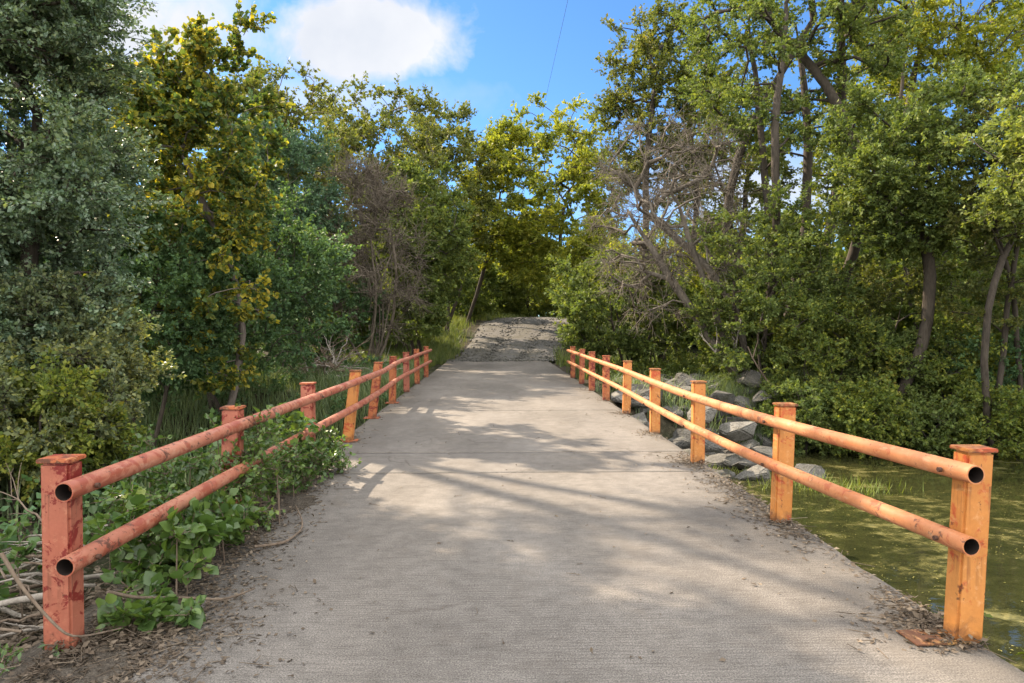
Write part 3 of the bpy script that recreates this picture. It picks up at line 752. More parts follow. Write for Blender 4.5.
T('hackberry_tree', 'tree', 'pale leaved tree reaching in at the right edge', 1062, 11.8, 95, 235, 66, 'leaf_pale', .075, 40, .40, ntw=13, nlf=12, base_r=.10, basepx=1130, based=16.8, rough=.6)
T('elm_tree', 'tree', 'tall sunlit tree far behind the silver dead juniper and the big oak', 728, 31, 60, 250, 56, 'leaf_olive', .13, 75, .7, ntw=13, nlf=13, base_r=.18, nstem=2)
T('elm_tree', 'tree', 'green gold tree far behind the crooked dark trunk', 868, 30, 60, 260, 66, 'leaf_gold', .13, 70, .7, ntw=12, nlf=12, base_r=.18, nstem=2)
for (px, d, top, bot, hw, lf, lab) in [
    (742, 19.6, 315, 375, 40, 'leaf_lime', 'yellow green shrub on the bank just behind the boulders'),
    (825, 17.0, 300, 425, 54, 'leaf_lime', 'feathery yellow green shrub on the right bank behind the second post'),
    (885, 16.9, 318, 428, 48, 'leaf_mid', 'green shrub under the crooked trunk on the right bank'),
    (945, 16.8, 305, 432, 60, 'leaf_lime', 'lime shrub on the bank above the front right post'),
    (1015, 16.5, 325, 436, 54, 'leaf_dark', 'dark shrub on the bank at the right edge'),
    (805, 15.9, 392, 452, 34, 'leaf_mid', 'low green brush overhanging the water behind the second right post'),
    (868, 15.5, 385, 455, 40, 'leaf_lime', 'low lime brush overhanging the waterline between the front two right posts'),
    (930, 15.7, 398, 458, 36, 'leaf_mid', 'low green brush overhanging the water left of the front right post'),
    (995, 15.3, 388, 460, 42, 'leaf_lime', 'low lime brush overhanging the water at the right edge'),
    (870, 19, 250, 360, 80, 'leaf_olive', 'olive shrub far back under the crooked trunk'),
    (980, 19, 215, 350, 80, 'leaf_mid', 'tall green shrub far back at the right edge')]:
    T('leafy_shrub', 'shrub', lab, px, d, top, bot, hw, lf, .075, 55, .40, ntw=13, nlf=14, base_r=.05, nstem=4, rough=.5)

# ------------------------------------------------------------------ background wood (reads as one mass)
rng = np.random.default_rng(77)
mw, ml = MB(), MB()
spots = []
for i in range(150):
    a = rng.uniform(-1.25, 1.25); dd = rng.uniform(34, 85)
    x, y = math.sin(a) * dd, math.cos(a) * dd
    if abs(x - float(road_x(y))) < 6.5 and y < 62: continue
    spots.append((x, y, rng.uniform(4.5, 7.5), rng.uniform(1.8, 3.2)))
for i in range(26):      # the wood closing the view past the bend
    y = rng.uniform(64, 82); spots.append((rng.uniform(-14, 18), y, rng.uniform(5, 8.5), rng.uniform(2.2, 3.4)))
for i in range(34):      # lower screen nearer on both sides, behind the named trees
    s = -1 if i % 2 else 1
    y = rng.uniform(14, 34); x = s * rng.uniform(11, 24) * (1 if s < 0 else 1.0)
    spots.append((x, y, rng.uniform(3.5, 6.0) if s < 0 else rng.uniform(3.0, 5.0), rng.uniform(1.5, 2.6)))
for (x, y, hh, rr) in spots:
    z = h1(x, y); n = 46
    c = np.array([x, y, z + hh * .52]); cl = crown_points(rng, n, c, np.array([rr, rr, hh * .5]), 2.4, .4)
    mw.tube([(x, y, z - .3), (x + rng.normal(0, .2), y, z + hh * .45), (x + rng.normal(0, .4), y, z + hh * .8)], [.16, .11, .04], 5, cap=False)
    st, en, P, LD = sprays(cl, rng, .34 * rr + .1, 12, 12, .75, .4, c)
    mw.sticks(np.repeat(c[None], n, 0) * .5 + cl * .5, cl, .03, .012)
    add_leaves(ml, P, LD, .26, rng, .7)
o = link('background_woods', ml.mesh('background_woods'), M['leaf_mid']); tag(o, 'distant mixed wood behind the trees along the road', 'woods', kind='stuff')
o2 = link('background_trunks', mw.mesh('background_trunks', True), M['bark_dark'], o); o2["kind"] = 'stuff'

# ------------------------------------------------------------------ grass and undergrowth (uncountable)
def blades(name, spots, hmin, hmax, mat, label, cat, seed, lean=.35, w=.012):
    """spots: (x, y) array; each gets one bent blade of two faces"""
    rng = np.random.default_rng(seed); n = len(spots)
    z = H(spots[:, 0], spots[:, 1])
    B = np.column_stack([spots, z - .02]); h = rng.uniform(hmin, hmax, n)
    a = rng.uniform(0, 2 * math.pi, n); ld = np.column_stack([np.cos(a), np.sin(a), np.zeros(n)])
    sd = np.column_stack([-np.sin(a), np.cos(a), np.zeros(n)]) * w
    l1 = rng.uniform(.05, lean, n) * h
    m1 = B + ld * (l1 * .35)[:, None] + np.array([0, 0, 1]) * (h * .55)[:, None]
    tip = B + ld * (l1 * 1.3)[:, None] + np.array([0, 0, 1]) * h[:, None]
    V = np.stack([B - sd, B + sd, m1 + sd * .8, m1 - sd * .8, tip], 1).reshape(-1, 3)
    b = np.arange(n)[:, None] * 5
    m = MB(); m.V.append(V); m.n = len(V)
    m.L += [(b + np.array([[0, 1, 2, 3]])).ravel(), (b + np.array([[3, 2, 4]])).ravel()]
    m.S += [np.full(n, 4), np.full(n, 3)]
    return tag(link(name, m.mesh(name), M[mat]), label, cat, kind='stuff')
def clumpy(rng, n, x0, x1, y0, y1, scale=.35, ncl=None):
    ncl = ncl or n // 45
    c = np.column_stack([rng.uniform(x0, x1, ncl), rng.uniform(y0, y1, ncl)])
    return c[rng.integers(0, ncl, n)] + rng.normal(0, scale, (n, 2))
rng = np.random.default_rng(9)
def offroad(s, lo=2.6):
    s = s[np.abs(s[:, 0] - road_x(s[:, 1])) > lo]
    return s
v1 = clumpy(rng, 38000, -9, -2.2, 23, 50, .4)
v1b = clumpy(rng, 8000, 3, 9, 22, 50, .4)
v1 = v1[(v1[:, 1] > 31) | (np.abs(v1[:, 0]) > 2.6)]; v1b = v1b[(v1b[:, 1] > 31) | (np.abs(v1b[:, 0]) > 2.8)]
v1c = v1[np.abs(v1[:, 0] - road_x(v1[:, 1])) > 2.12 + .5 * sstep(36, 48, v1[:, 1]) + .35 * rng.random(len(v1))]
v1d = v1b[np.abs(v1b[:, 0] - road_x(v1b[:, 1])) > 2.12 + .5 * sstep(36, 48, v1b[:, 1]) + .35 * rng.random(len(v1b))]
v1e = clumpy(rng, 9000, -9, 12, 50, 57, .4); v1e = v1e[np.abs(v1e[:, 0] - road_x(v1e[:, 1])) > 3.0]
blades('verge_grass', np.concatenate([v1c, v1d, v1e]), .15, .62, 'grass', 'long green grass on the road verges past the bridge', 'grass', 1, .6, .016)
v2 = offroad(clumpy(rng, 36000, -10, -2.4, 7.0, 24, .35), 2.5)
blades('creek_grass', v2, .2, .7, 'weed_pale', 'tall grass filling the creek bed left of the bridge', 'grass', 2, .6, .011)
v3 = np.concatenate([clumpy(rng, 30000, 5.5, 17, 15.2, 18.0, .3), clumpy(rng, 14000, 6.5, 14, 15.2, 15.9, .22), clumpy(rng, 1500, 2.9, 6.2, 13.5, 20, .18)])
v3 = v3[H(v3[:, 0], v3[:, 1]) > WZ - .02]
blades('bank_grass', v3, .15, .6, 'weed_pale', 'grass hanging over the far creek bank on the right', 'grass', 3, .9, .010)

def cover(name, pts, r, ntw, nlf, L, mat, label, seed, zup=.25):
    rng = np.random.default_rng(seed)
    C = np.column_stack([pts, H(pts[:, 0], pts[:, 1]) + rng.uniform(.05, zup, len(pts))])
    st, en, P, LD = sprays(C, rng, r, ntw, nlf, .7, 0, None, -.25)
    m = MB(); add_leaves(m, P, LD, L, rng, .65)
    return tag(link(name, m.mesh(name), M[mat]), label, 'undergrowth', kind='stuff')
c1 = np.column_stack([rng.uniform(-12, -2.7, 420), rng.uniform(3.5, 24, 420)])
c1 = c1[(c1[:, 1] > 7) | (c1[:, 0] < -3.3)]
cover('undergrowth', c1, .38, 11, 11, .07, 'leaf_dark', 'low leafy undergrowth below the trees left of the bridge', 4, .5)
c2 = np.column_stack([rng.uniform(3.6, 17, 330), rng.uniform(15.2, 26, 330)])
c2 = c2[~((c2[:, 0] < 7.6) & (c2[:, 1] < 19.5))]
cover('bank_undergrowth', c2, .40, 11, 11, .075, 'leaf_mid', 'leafy undergrowth on the right creek bank', 5, .5)
c3 = np.column_stack([rng.uniform(-9, 12, 200), rng.uniform(24, 60, 200)]); c3 = c3[np.abs(c3[:, 0] - road_x(c3[:, 1])) > 5.0]
cover('verge_undergrowth', c3, .55, 11, 11, .11, 'leaf_mid', 'weeds at the wood edge along the gravel road', 6, .6)

# water weeds standing in the shallows
rng = np.random.default_rng(31)
w_c = np.array([(5.6, 12.4), (6.4, 12.0), (3.9, 13.4), (3.5, 12.6)])
s = w_c[rng.integers(0, len(w_c), 900)] + rng.normal(0, .30, (900, 2)) * np.array([1.4, .8])
n = len(s); h = rng.uniform(.05, .26, n); a = rng.uniform(0, 6.28, n)
B = np.column_stack([s, np.full(n, WZ - .02)]); sd = np.column_stack([-np.sin(a), np.cos(a), np.zeros(n)]) * .010
tip = B + np.column_stack([np.cos(a) * h * .6, np.sin(a) * h * .6, h])
V = np.stack([B - sd, B + sd, tip], 1).reshape(-1, 3); m = MB(); m.add(V, np.arange(3 * n).reshape(-1, 3))
tag(link('water_weeds', m.mesh('water_weeds'), M['water_weed']), 'tufts of green water weed standing in the shallow creek', 'water weeds', kind='stuff')

# floating scum and leaf flecks on the pool
rng = np.random.default_rng(52)
fc = np.column_stack([rng.uniform(2.7, 12, 150), rng.uniform(3.0, 14, 150)])
f = fc[rng.integers(0, 150, 3600)] + rng.normal(0, 1, (3600, 2)) * np.array([.38, .17])
f = f[(f[:, 0] > 2.6) & (H(f[:, 0], f[:, 1]) < WZ - .02)]
m = MB(); dd = rnd_unit(rng, len(f)); dd[:, 2] = 0
add_leaves(m, np.column_stack([f, np.full(len(f), WZ + .006)]), dd, .022, rng, .8, 'oval', 40)
tag(link('floating_flecks', m.mesh('floating_flecks'), M['scum']), 'flecks of algae and leaf floating in rafts on the pool', 'floating flecks', kind='stuff')

# ------------------------------------------------------------------ boulders on the right bank
def boulder_mesh(seed, flatn=.6):
    r = random.Random(seed); bm = bmesh.new()
    for _ in range(15):
        v = Vector((r.gauss(0, 1), r.gauss(0, 1), r.gauss(0, 1))).normalized() * r.uniform(.8, 1.05)
        bm.verts.new((v.x, v.y * .85, v.z * flatn))
    res = bmesh.ops.convex_hull(bm, input=bm.verts)
    bmesh.ops.delete(bm, geom=[v for v in bm.verts if not v.link_faces], context='VERTS')
    bmesh.ops.dissolve_limit(bm, angle_limit=math.radians(14), verts=bm.verts, edges=bm.edges)
    bmesh.ops.bevel(bm, geom=list(bm.edges), offset=.055, segments=2, affect='EDGES')
    bmesh.ops.triangulate(bm, faces=bm.faces)
    bmesh.ops.subdivide_edges(bm, edges=bm.edges, cuts=1)
    for v in bm.verts:
        v.co += v.co.normalized() * (r.gauss(0, .012))
    me = bpy.data.meshes.new('boulder'); bm.to_mesh(me); bm.free()
    me.materials.append(M['rock']); return me
bms = [boulder_mesh(s_, f_) for s_, f_ in ((1, .55), (2, .7), (3, .5), (4, .62), (5, .45), (6, .6))]
r = random.Random(12)
named = [  # px, py centre, distance, half width in px, label
    (749, 382, 17.4, 21, 'large rounded grey boulder topmost on the right bank'),
    (725, 397, 16.2, 17, 'squarish pale boulder just below the topmost boulder'),
    (705, 416, 14.6, 22, 'long flat boulder low behind the third right post'),
    (742, 432, 14.3, 25, 'tilted wedge shaped slab low by the water'),
    (768, 398, 16.4, 18, 'broad boulder right of the squarish pale boulder'),
    (690, 384, 17.5, 19, 'flat ledge of pale rock behind the fourth right post'),
    (716, 446, 13.4, 22, 'low dark boulder at the edge of the water')]
placed = []
for i, (px, py, d, hw, lab) in enumerate(named):
    o = link('boulder', bms[i % 6]); sc_ = hw / F * d * 1.02
    o.location = (PX(px, d), d, PZ(py, d)); o.scale = (sc_, sc_ * r.uniform(.8, 1.1), sc_ * r.uniform(.85, 1.2))
    o.rotation_euler = (r.uniform(-.3, .3), r.uniform(-.3, .3), r.uniform(0, 6))
    tag(o, lab, 'boulder', 'boulders heaped on the right bank'); placed.append(o.location.copy())
for i in range(225):
    d = r.uniform(12.9, 20.5); x = r.uniform(2.8, 6.4) + (d - 13) * .10
    if i > 210: d = r.uniform(14.6, 15.6); x = r.uniform(6.5, 13)
    s_ = .15 + .36 * r.random() ** 1.5
    if i > 210: s_ *= .5
    o = link('boulder', bms[r.randrange(6)])
    o.location = (x, d, max(h1(x, d), WZ - .1) + s_ * .25); o.scale = (s_ * r.uniform(.9, 1.4), s_, s_ * r.uniform(.7, 1.1))
    o.rotation_euler = (r.uniform(-.4, .4), r.uniform(-.4, .4), r.uniform(0, 6))
    tag(o, 'smaller grey limestone rock packed among the boulders of the right bank', 'boulder', 'smaller rocks of the right bank')

def patch(name, outline_fn, x0, x1, y0, y1, st, mat, label, kind):
    xs = np.arange(x0, x1 + st, st); ys = np.arange(y0, y1 + st, st); X, Y = np.meshgrid(xs, ys)
    Z, ok = outline_fn(X, Y)
    idx = np.arange(X.size).reshape(X.shape)
    q = np.stack([idx[:-1, :-1], idx[:-1, 1:], idx[1:, 1:], idx[1:, :-1]], -1).reshape(-1, 4)
    m = MB(); m.add(np.stack([X, Y, Z], -1).reshape(-1, 3), q[ok.ravel()[q].any(1)])
    return tag(link(name, m.mesh(name, True), mat), label, name.replace('_', ' '), kind=kind)
rgd = np.random.default_rng(6)
def bar(X, Y):
    k = 1 - ((X + 5.6) / 2.6) ** 2 - ((Y - 19.6) / 1.7) ** 2 + .25 * np.sin(X * 3) * np.cos(Y * 2.3)
    return H(X, Y) + .10 * np.clip(k, -1.5, 1) + rgd.normal(0, .02, X.shape), k > 0
patch('gravel_bar', bar, -9, -2.5, 17, 22, .12, M['gravel'], 'pale gravel bar on the far left bank', 'structure')
def drift(X, Y):
    edge = -1.80 + .20 * np.sin(Y * 1.7 + .5) * np.cos(Y * .6) + .08 * np.sin(Y * 6.3) + .10 * np.clip(4.2 - Y, 0, 1)
    edge = edge - .35 * sstep(6.8, 8.0, Y)
    t = np.clip((edge - X) / .30, -.4, 1)
    z = np.where(X > XL - .02, -.006 + .045 * t, 0)
    out = np.clip((XL + .02 - X) / .5, 0, 1)
    z = np.where(X > XL - .02, z, .039 * (1 - out) + (H(X, Y) - .03) * out)
    return z + rgd.normal(0, .005, X.shape), (t > -.3)
patch('dirt_drift', drift, -2.75, -1.3, 2.2, 8.1, .045, M['drift_soil'], 'dark dirt washed over the left deck edge', 'stuff')
# ------------------------------------------------------------------ dead branches
def branch_mesh(seed, L=1.0, r0=.020, forks=5, crook=.14):
    rg = np.random.default_rng(seed); m = MB()
    n = 9; t = np.linspace(0, 1, n)
    P = np.column_stack([t * L, np.cumsum(rg.normal(0, crook * L / n * 1.6, n)) + rg.normal(0, .012 * L, n), np.cumsum(rg.normal(0, crook * L / n * 1.2, n))])
    P -= P[0]
    m.tube(P, r0 * (1 - .75 * t), 7)
    for k in range(forks):
        i = rg.integers(2, n - 1); a = rg.uniform(.4, .9) * rg.choice([-1, 1]); l = L * rg.uniform(.2, .5)
        d = np.array([math.cos(a), math.sin(a), rg.normal(0, .3)]); q = np.linspace(0, 1, 5)[:, None]
        Q = P[i] + d * q * l + np.cumsum(rg.normal(0, .02 * L, (5, 3)), 0) * q
        m.tube(Q, r0 * (1 - .75 * t[i]) * .7 * (1 - .7 * q[:, 0]), 5)
    return m.mesh('branch', True)
bleached = [branch_mesh(s_) for s_ in range(5)]; brown = [branch_mesh(s_ + 20, crook=.2, forks=5) for s_ in range(5)]
for me in bleached: me.materials.append(M['dead_wood'])
for me in brown: me.materials.append(M['dead_brown'])
r = random.Random(4)
def lay(name, me, loc, L, rot, label, group, thick=1.0):
    o = link(name, me); o.location = loc; o.scale = (L, L * thick, L * thick); o.rotation_euler = rot
    return tag(o, label, 'branch', group)
# heap at the near left, behind and beside the first post
for i in range(64):
    d = r.uniform(2.9, 5.0); x = r.uniform(-3.6, -2.35) if d < 4.4 else r.uniform(-4.2, -2.6)
    pale = r.random() < .45
    L = r.uniform(.35, 1.25)
    lay('dead_branch', r.choice(bleached if pale else brown), (min(x, -2.36), d, h1(x, d) + r.uniform(.04, .46)), L,
        (r.uniform(0, 6), r.uniform(-.3, .3), r.uniform(2.3, 3.9)),
        'bleached dead branch in the heap beside the first left post' if pale else 'brown dead branch in the heap beside the first left post',
        'pale branches heaped by the first left post' if pale else 'brown branches heaped by the first left post', r.uniform(.35, 1.0))
# heap on the far left bank
for i in range(60):
    d = r.uniform(19.3, 21.2); px = r.gauss(322, 18)
    lay('dead_branch', r.choice(bleached if i % 5 < 2 else brown), (PX(px, d), d, h1(PX(px, d), d) + r.uniform(.1, .85) * max(0, 1.25 - abs(px - 322) / 36)), r.uniform(.8, 1.7),
        (r.uniform(0, 6), r.uniform(-1.0, .5), r.uniform(0, 6.28)), ('bleached' if i % 5 < 2 else 'brown') + ' dead branch in the brush heap on the far left bank', ('bleached' if i % 5 < 2 else 'brown') + ' branches of the far brush heap', r.uniform(.6, 1.1))
# leaning dead stems at the right bank behind the boulders
for i, (px0, py0, px1, py1, d, lab) in enumerate([(800, 425, 745, 345, 17.0, 'brown dead stem leaning left behind the boulders'),
        (722, 350, 700, 205, 18.9, 'long silver dead stem leaning left beside the dead juniper'),
        (738, 372, 742, 322, 18.2, 'short pale upright dead stem behind the topmost boulder'),
        (762, 400, 690, 330, 18.3, 'thin grey dead branch slanting over the bank grass')]):
    m = MB(); t = np.linspace(0, 1, 8)[:, None]; rg = np.random.default_rng(i)
    A = np.array([PX(px0, d), d, PZ(py0, d)]); B = np.array([PX(px1, d), d - .4, PZ(py1, d)])
    P = (A + (B - A) * t) - A + np.cumsum(rg.normal(0, .03, (8, 3)), 0)
    m.tube(P, .045 * (1 - .7 * t[:, 0]), 7)
    for k in range(4):
        j = rg.integers(2, 7); e = P[j] + rg.normal(0, .35, 3) + np.array([0, 0, .2])
        m.tube([P[j], (P[j] + e) / 2 + rg.normal(0, .04, 3), e], [.018, .012, .005], 4)
    o = link('fallen_branch', m.mesh('fallen_branch', True), M['dead_brown' if i in (0,) else 'dead_wood']); o.location = tuple(A)
    tag(o, lab, 'branch')
# single bent stick curling onto the deck and a few loose sticks
def stick(pts, r0, mat, name, label):
    m = MB(); P = np.array(pts, float); o0 = P[0].copy()
    tt = np.linspace(0, 1, 4 * len(P)); 
    Q = np.column_stack([np.interp(tt, np.linspace(0, 1, len(P)), P[:, k]) for k in range(3)])
    for _ in range(3): Q[1:-1] = (Q[:-2] + Q[1:-1] * 2 + Q[2:]) / 4
    m.tube(Q - o0, r0 * (1 - .6 * tt), 7); o = link(name, m.mesh(name, True), M[mat]); o.location = tuple(o0)
    return tag(o, label, 'branch')
def G(px, py, z=0.0):
    d = F * (CAMZ - z) / (py - VPY); return (PX(px, d), d, z)
stick([G(255, 546, .03), G(285, 543, .02), G(302, 530, .02), G(303, 520, .04), G(296, 505, .10)], .011, 'dead_brown', 'bent_stick', 'bent brown stick curling onto the deck below the vine')
stick([G(110, 590, .22), G(140, 597, .14), G(180, 596, .08), G(225, 600, .05), G(255, 588, .02)], .011, 'dead_brown', 'bent_stick', 'long thin brown stick under the broad leaved plant')
stick([(-2.28, 3.2, .55), (-2.2, 3.2, .40), (-2.08, 3.21, .24), (-1.98, 3.22, .13), (-1.90, 3.5, .06)], .010, 'dead_brown', 'bent_stick', 'thin branch hanging across the front of the first left post')
stick([(-2.42, 4.5, -.1), (-2.44, 4.52, .28), (-2.40, 4.55, .42)], .018, 'dead_brown', 'cut_sapling', 'cut brown sapling stub between the first two left posts')
stick([(-2.32, 4.62, -.1), (-2.31, 4.6, .22), (-2.38, 4.56, .44)], .016, 'dead_brown', 'cut_sapling', 'forked dry sapling stub right of the cut brown one')

# ------------------------------------------------------------------ near plants on the left
def plant(name, label, C, cr, leaf, L, ntw, nlf, kind='broad', wr=.9, seed=1, cat='plant', stem='dead_brown', flat=.7):
    rng = np.random.default_rng(seed); C = np.array(C, float)
    base = np.array([C[:, 0].mean(), C[:, 1].mean(), min(C[:, 2].min(), 0)])
    st, en, P, LD = sprays(C, rng, cr, ntw, nlf, flat, 0, None, -.15)
    P[:, 2] = np.maximum(P[:, 2], H(P[:, 0], P[:, 1]) + .02)
    ok = ~((P[:, 2] < .02) & (P[:, 0] > XL) & (P[:, 0] < XR)); P = P[ok]; LD = LD[ok]
    root = empty(name, tuple(base), label, cat)
    ms = MB(); ms.sticks(st - base, en - base, .0045, .002)
    for c in C[::3]: ms.tube([np.array([c[0], c[1], min(h1(c[0], c[1]), 0)]) - base + rng.normal(0, .03, 3), c - base], [.007, .004], 4)
    link('stem', ms.mesh('stem'), M[stem], root)
    ml = MB(); add_leaves(ml, P - base, LD, L, rng, wr, kind, 1.1); link('foliage', ml.mesh('foliage'), M[leaf], root)
    return root
rng = np.random.default_rng(15)
C = np.column_stack([rng.uniform(-2.34, -1.78, 23), rng.uniform(3.95, 5.0, 23), rng.uniform(.05, .36, 23)])
plant('broad_leaf_plant', 'bright green broad leaved plant under the rails between the first two left posts', C, .17, 'leaf_fresh', .066, 10, 7, seed=3)
C = np.column_stack([rng.uniform(-2.0, -1.62, 7), rng.uniform(3.55, 3.85, 7), rng.uniform(.03, .10, 7)])
plant('broad_leaf_plant', 'small low clump of broad leaves right of the first left post', C, .10, 'leaf_fresh', .060, 8, 6, seed=4)
C = np.column_stack([rng.uniform(-3.4, -2.4, 30), rng.uniform(4.6, 7.0, 30), rng.uniform(-.1, .45, 30)])
plant('leafy_weed', 'light green weeds outside the left rail by the second post', C, .20, 'leaf_fresh', .05, 10, 7, seed=5)
C = np.column_stack([rng.uniform(-3.9, -2.9, 16), rng.uniform(3.6, 4.6, 16), rng.uniform(-.1, .25, 16)])
plant('leafy_weed', 'lime weeds in the branch heap left of the first post', C, .15, 'leaf_fresh', .06, 6, 5, seed=6)
C = np.column_stack([rng.uniform(-2.75, -1.95, 9), rng.uniform(2.95, 3.3, 9), rng.uniform(-.05, .07, 9)])
plant('leafy_weed', 'tiny weeds in the litter at the foot of the first left post', C, .10, 'leaf_fresh', .035, 7, 5, 'oval', .4, 9)
# the vine tangled on the rails between posts two and three
C = []
for i in range(66):
    y = rng.uniform(5.2, 7.8); t = (y - 5.2) / 2.5
    top = .56 - .20 * t if y > 5.9 else .74
    C.append((-2.02 + rng.normal(0, .14) + .16 * t, y, rng.uniform(.02, top)))
vine = plant('climbing_vine', 'dense green vine swallowing the left rails around the second and third posts', C, .21, 'leaf_fresh', .040, 13, 12, 'oval', .7, 7)
C = np.column_stack([rng.uniform(-2.25, -1.9, 16), rng.uniform(5.2, 7.6, 16), rng.uniform(.2, .75, 16)])
ml = MB(); st, en, P, LD = sprays(C, rng, .16, 6, 5, .8); b_ = np.array(vine.location); add_leaves(ml, P - b_, LD, .07, rng, .85, 'broad', 1.0)
link('young_leaves', ml.mesh('young_leaves'), M['leaf_fresh'], vine)
# right corner weeds below the front post
C = np.column_stack([rng.uniform(2.62, 3.1, 16), rng.uniform(2.7, 3.9, 16), rng.uniform(-.6, .05, 16)])
plant('leafy_weed', 'yellow green weeds at the foot of the front right post', C, .14, 'leaf_lime', .045, 8, 7, 'oval', .55, 8)

# ------------------------------------------------------------------ litter on the deck
rng = np.random.default_rng(44)
def litter(name, label, pts, zs, nl, seed):
    rng = np.random.default_rng(seed); m = MB(); n = len(pts)
    P = np.column_stack([pts, zs]); D = rnd_unit(rng, n); D[:, 2] *= .25
    add_leaves(m, P, D, nl, rng, .55, 'oval', 1.6)
    k = n // 3; A = P[rng.permutation(n)[:k]] + np.array([0, 0, .004]); d = rnd_unit(rng, k); d[:, 2] *= .12
    m.sticks(A, A + d * (.02 + .16 * rng.random(k) ** 2.2)[:, None], .003, .0018)
    return tag(link(name, m.mesh(name), M['dry_leaf']), label, 'litter', kind='stuff')
def heap_z(pts, e, w, hh):   # litter piles up towards the deck edge
    return .006 + rng.random(len(pts)) ** 2 * hh * np.exp(-((pts[:, 0] - e) / w) ** 2)
a = []
for (yc, sp, n) in ((3.45, .14, 520), (3.65, .20, 300), (5.5, .35, 480), (6.5, .45, 420), (7.95, .25, 380), (10.0, .25, 180), (12.4, .25, 130), (14.6, .3, 80), (16.8, .3, 60), (5.0, 1.2, 200)):
    y = rng.normal(yc, sp, n); x = 2.42 - np.abs(rng.normal(0, .13, n)) * np.where(rng.random(n) < .85, 1, 2.2)
    a.append(np.column_stack([x, y]))
a = np.concatenate(a); a = a[(a[:, 1] > 3.25) & (a[:, 1] < 22)]
litter('leaf_litter', 'dry leaves and twigs gathered along the right deck edge', a, heap_z(a, 2.42, .18, .045), .032, 1)
b = []
for (yc, sp, n, wd) in ((3.5, .40, 3200, .34), (4.8, .7, 1700, .28), (6.2, .7, 900, .22), (7.2, .5, 350, .2), (9.6, .5, 120, .15), (14, 3, 150, .12)):
    y = rng.normal(yc, sp, n); x = -2.1 + np.abs(rng.normal(0, wd, n)); b.append(np.column_stack([x, y]))
b = np.concatenate(b); b = b[(b[:, 1] > 2.8) & (b[:, 1] < 22)]
litter('leaf_litter', 'dry leaves and twigs gathered along the left deck edge', b, heap_z(b, -2.1, .3, .05) + .045 * np.clip((-1.8 - b[:, 0]) / .3, 0, 1) * (b[:, 1] < 8), .030, 2)
c = np.column_stack([rng.uniform(-1.8, 2.2, 170), 3.2 + 18 * rng.random(170) ** 1.6])
litter('loose_litter', 'scattered leaf crumbs on the open deck', c, np.full(len(c), .006), .028, 3)
g = np.column_stack([rng.uniform(-6, -2.2, 5200), rng.uniform(1.5, 8, 5200)]); g = np.concatenate([g, np.column_stack([rng.uniform(-3.4, -2.1, 3600), rng.uniform(2.5, 4.6, 3600)])])
litter('ground_litter', 'dead leaves and twigs on the ground left of the bridge', g, H(g[:, 0], g[:, 1]) + .02 + rng.random(len(g)) * .06, .05, 4)
# rusty plate lying at the foot of the front right post
bm_ = bevel_box_mesh('loose_plate', .30, .17, .008, bev=.002); o = link('loose_plate', bm_, M['rust_plate']); o.location = (2.25, 3.40, .006); o.rotation_euler = (0, 0, .05)
tag(o, 'flat tan rusty steel plate lying under leaves at the front right post', 'plate')

# ------------------------------------------------------------------ overhead cable
m = MB(); t = np.linspace(-30, 150, 40)
m.tube(np.column_stack([np.full(40, .2275 * 19) , t, 20.6 + ((t - 60) / 90) ** 2 * .6]), .011, 5)
tag(link('overhead_cable', m.mesh('overhead_cable', True), M['cable']), 'thin dark overhead cable crossing the blue sky', 'cable')

# ------------------------------------------------------------------ sky, sun, camera
w = bpy.data.worlds.new("World"); SC.world = w; w.use_nodes = True
nt = w.node_tree; nt.nodes.clear()
out = nt.nodes.new("ShaderNodeOutputWorld"); bg = nt.nodes.new("ShaderNodeBackground")
sky = nt.nodes.new("ShaderNodeTexSky"); sky.sky_type = 'NISHITA'; sky.sun_disc = False
sky.sun_elevation = math.radians(SUN_EL); sky.sun_rotation = math.radians(-SUN_AZ)
sky.air_density = 1.0; sky.dust_density = .3; sky.ozone_density = 3.0
tc = nt.nodes.new("ShaderNodeTexCoord"); sp = nt.nodes.new("ShaderNodeSeparateXYZ"); lk(nt, tc.outputs["Generated"], sp.inputs[0])
yy = math_(nt, 'MAXIMUM', sp.outputs[1], .05)
u = math_(nt, 'DIVIDE', sp.outputs[0], yy); v = math_(nt, 'DIVIDE', sp.outputs[2], yy)
cn = noise(nt, tc.outputs["Generated"], 9, 7, .58, .25)
def blob(u0, v0, ru, rv, soft, amp):
    a = math_(nt, 'DIVIDE', math_(nt, 'SUBTRACT', u, u0), ru); b = math_(nt, 'DIVIDE', math_(nt, 'SUBTRACT', v, v0), rv)
    r2 = math_(nt, 'SQRT', math_(nt, 'ADD', math_(nt, 'MULTIPLY', a, a), math_(nt, 'MULTIPLY', b, b)))
    k = math_(nt, 'ADD', math_(nt, 'SUBTRACT', 1.0, r2), math_(nt, 'MULTIPLY', math_(nt, 'SUBTRACT', cn, .5), amp))
    return math_(nt, 'DIVIDE', k, soft, clamp=True)
msk = blob(-.19, .415, .18, .085, .38, 1.5)
for args in ((-.56, .43, .28, .13, .6, 1.6), (.42, .20, .30, .09, 1.0, 1.2), (-.25, .33, .28, .05, 1.4, 1.2)):
    msk = math_(nt, 'MAXIMUM', msk, blob(*args))
fwd = math_(nt, 'GREATER_THAN', sp.outputs[1], .06)
msk = math_(nt, 'MULTIPLY', msk, fwd)
cloud = ramp(nt, noise(nt, tc.outputs["Generated"], 5, 5, .55), [(.3, (1.75, 1.85, 2.05)), (.7, (2.35, 2.35, 2.4))])
skyt = mix(nt, 1.0, sky.outputs[0], (.25, .375, .50), 'MULTIPLY')
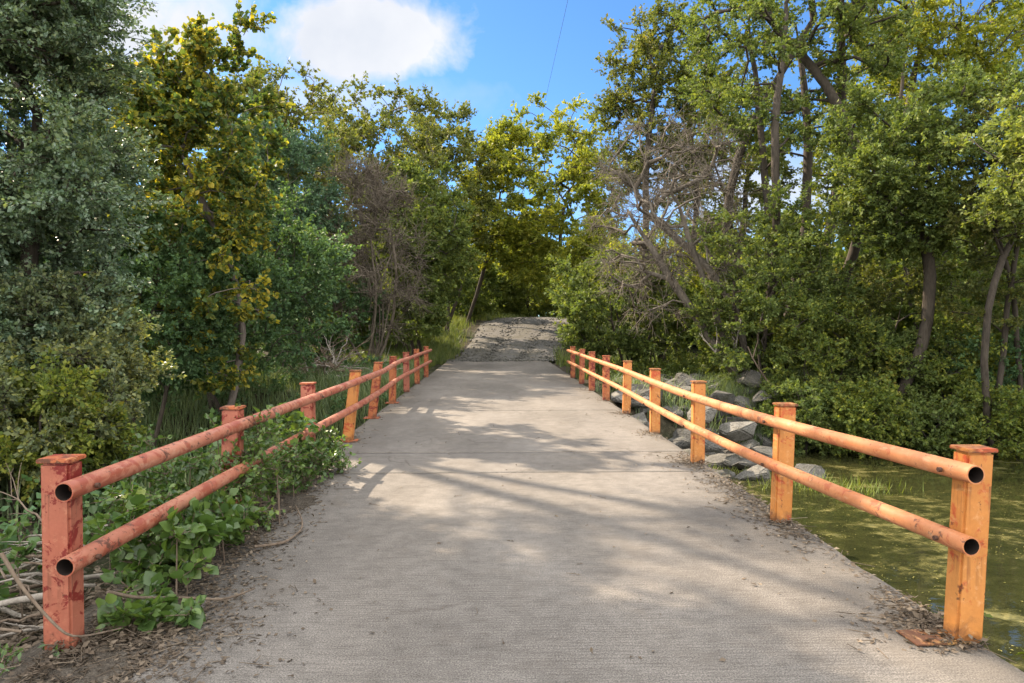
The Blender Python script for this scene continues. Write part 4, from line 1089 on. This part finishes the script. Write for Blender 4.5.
# unseen bright cloud added overhead and behind the viewer to lift shade fill
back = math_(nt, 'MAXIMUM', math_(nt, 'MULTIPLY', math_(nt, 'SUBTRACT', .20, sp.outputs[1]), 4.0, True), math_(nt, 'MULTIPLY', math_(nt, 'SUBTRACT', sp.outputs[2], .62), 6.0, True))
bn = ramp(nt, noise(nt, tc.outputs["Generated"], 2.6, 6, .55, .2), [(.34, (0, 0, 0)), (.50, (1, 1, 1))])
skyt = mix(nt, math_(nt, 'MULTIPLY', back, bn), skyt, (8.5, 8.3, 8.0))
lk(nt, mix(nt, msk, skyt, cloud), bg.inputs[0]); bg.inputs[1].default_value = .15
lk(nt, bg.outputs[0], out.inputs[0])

S = Vector((-math.sin(math.radians(SUN_AZ)) * math.cos(math.radians(SUN_EL)), math.cos(math.radians(SUN_AZ)) * math.cos(math.radians(SUN_EL)), math.sin(math.radians(SUN_EL))))
sl = bpy.data.lights.new('sun', 'SUN'); sl.energy = 4.9; sl.angle = math.radians(.6); sl.color = (1.0, .83, .63)
so = bpy.data.objects.new('sun', sl); COL.objects.link(so); so.rotation_euler = (-S).to_track_quat('-Z', 'Y').to_euler(); so.location = (-20, 20, 30)

cd = bpy.data.cameras.new('camera'); cd.sensor_width = 36; cd.lens = 36 * F / 1024; cd.clip_start = .05; cd.clip_end = 2000
co_ = bpy.data.objects.new('camera', cd); COL.objects.link(co_); co_.location = (0, 0, CAMZ)
yaw = math.atan((512 - VPX) / F); pitch = math.atan((341.5 - VPY) / F)
co_.rotation_euler = (math.pi / 2 - pitch, 0, -yaw)
SC.camera = co_

SC.render.engine = 'CYCLES'
SC.view_settings.view_transform = 'Standard'; SC.view_settings.look = 'None'; SC.view_settings.gamma = 1
SC.view_settings.exposure = 1.6
cy = SC.cycles
cy.max_bounces = 6; cy.diffuse_bounces = 3; cy.glossy_bounces = 2; cy.transmission_bounces = 3; cy.transparent_max_bounces = 4
cy.caustics_reflective = False; cy.caustics_refractive = False
cy.use_denoising = True
cy.sample_clamp_indirect = 6
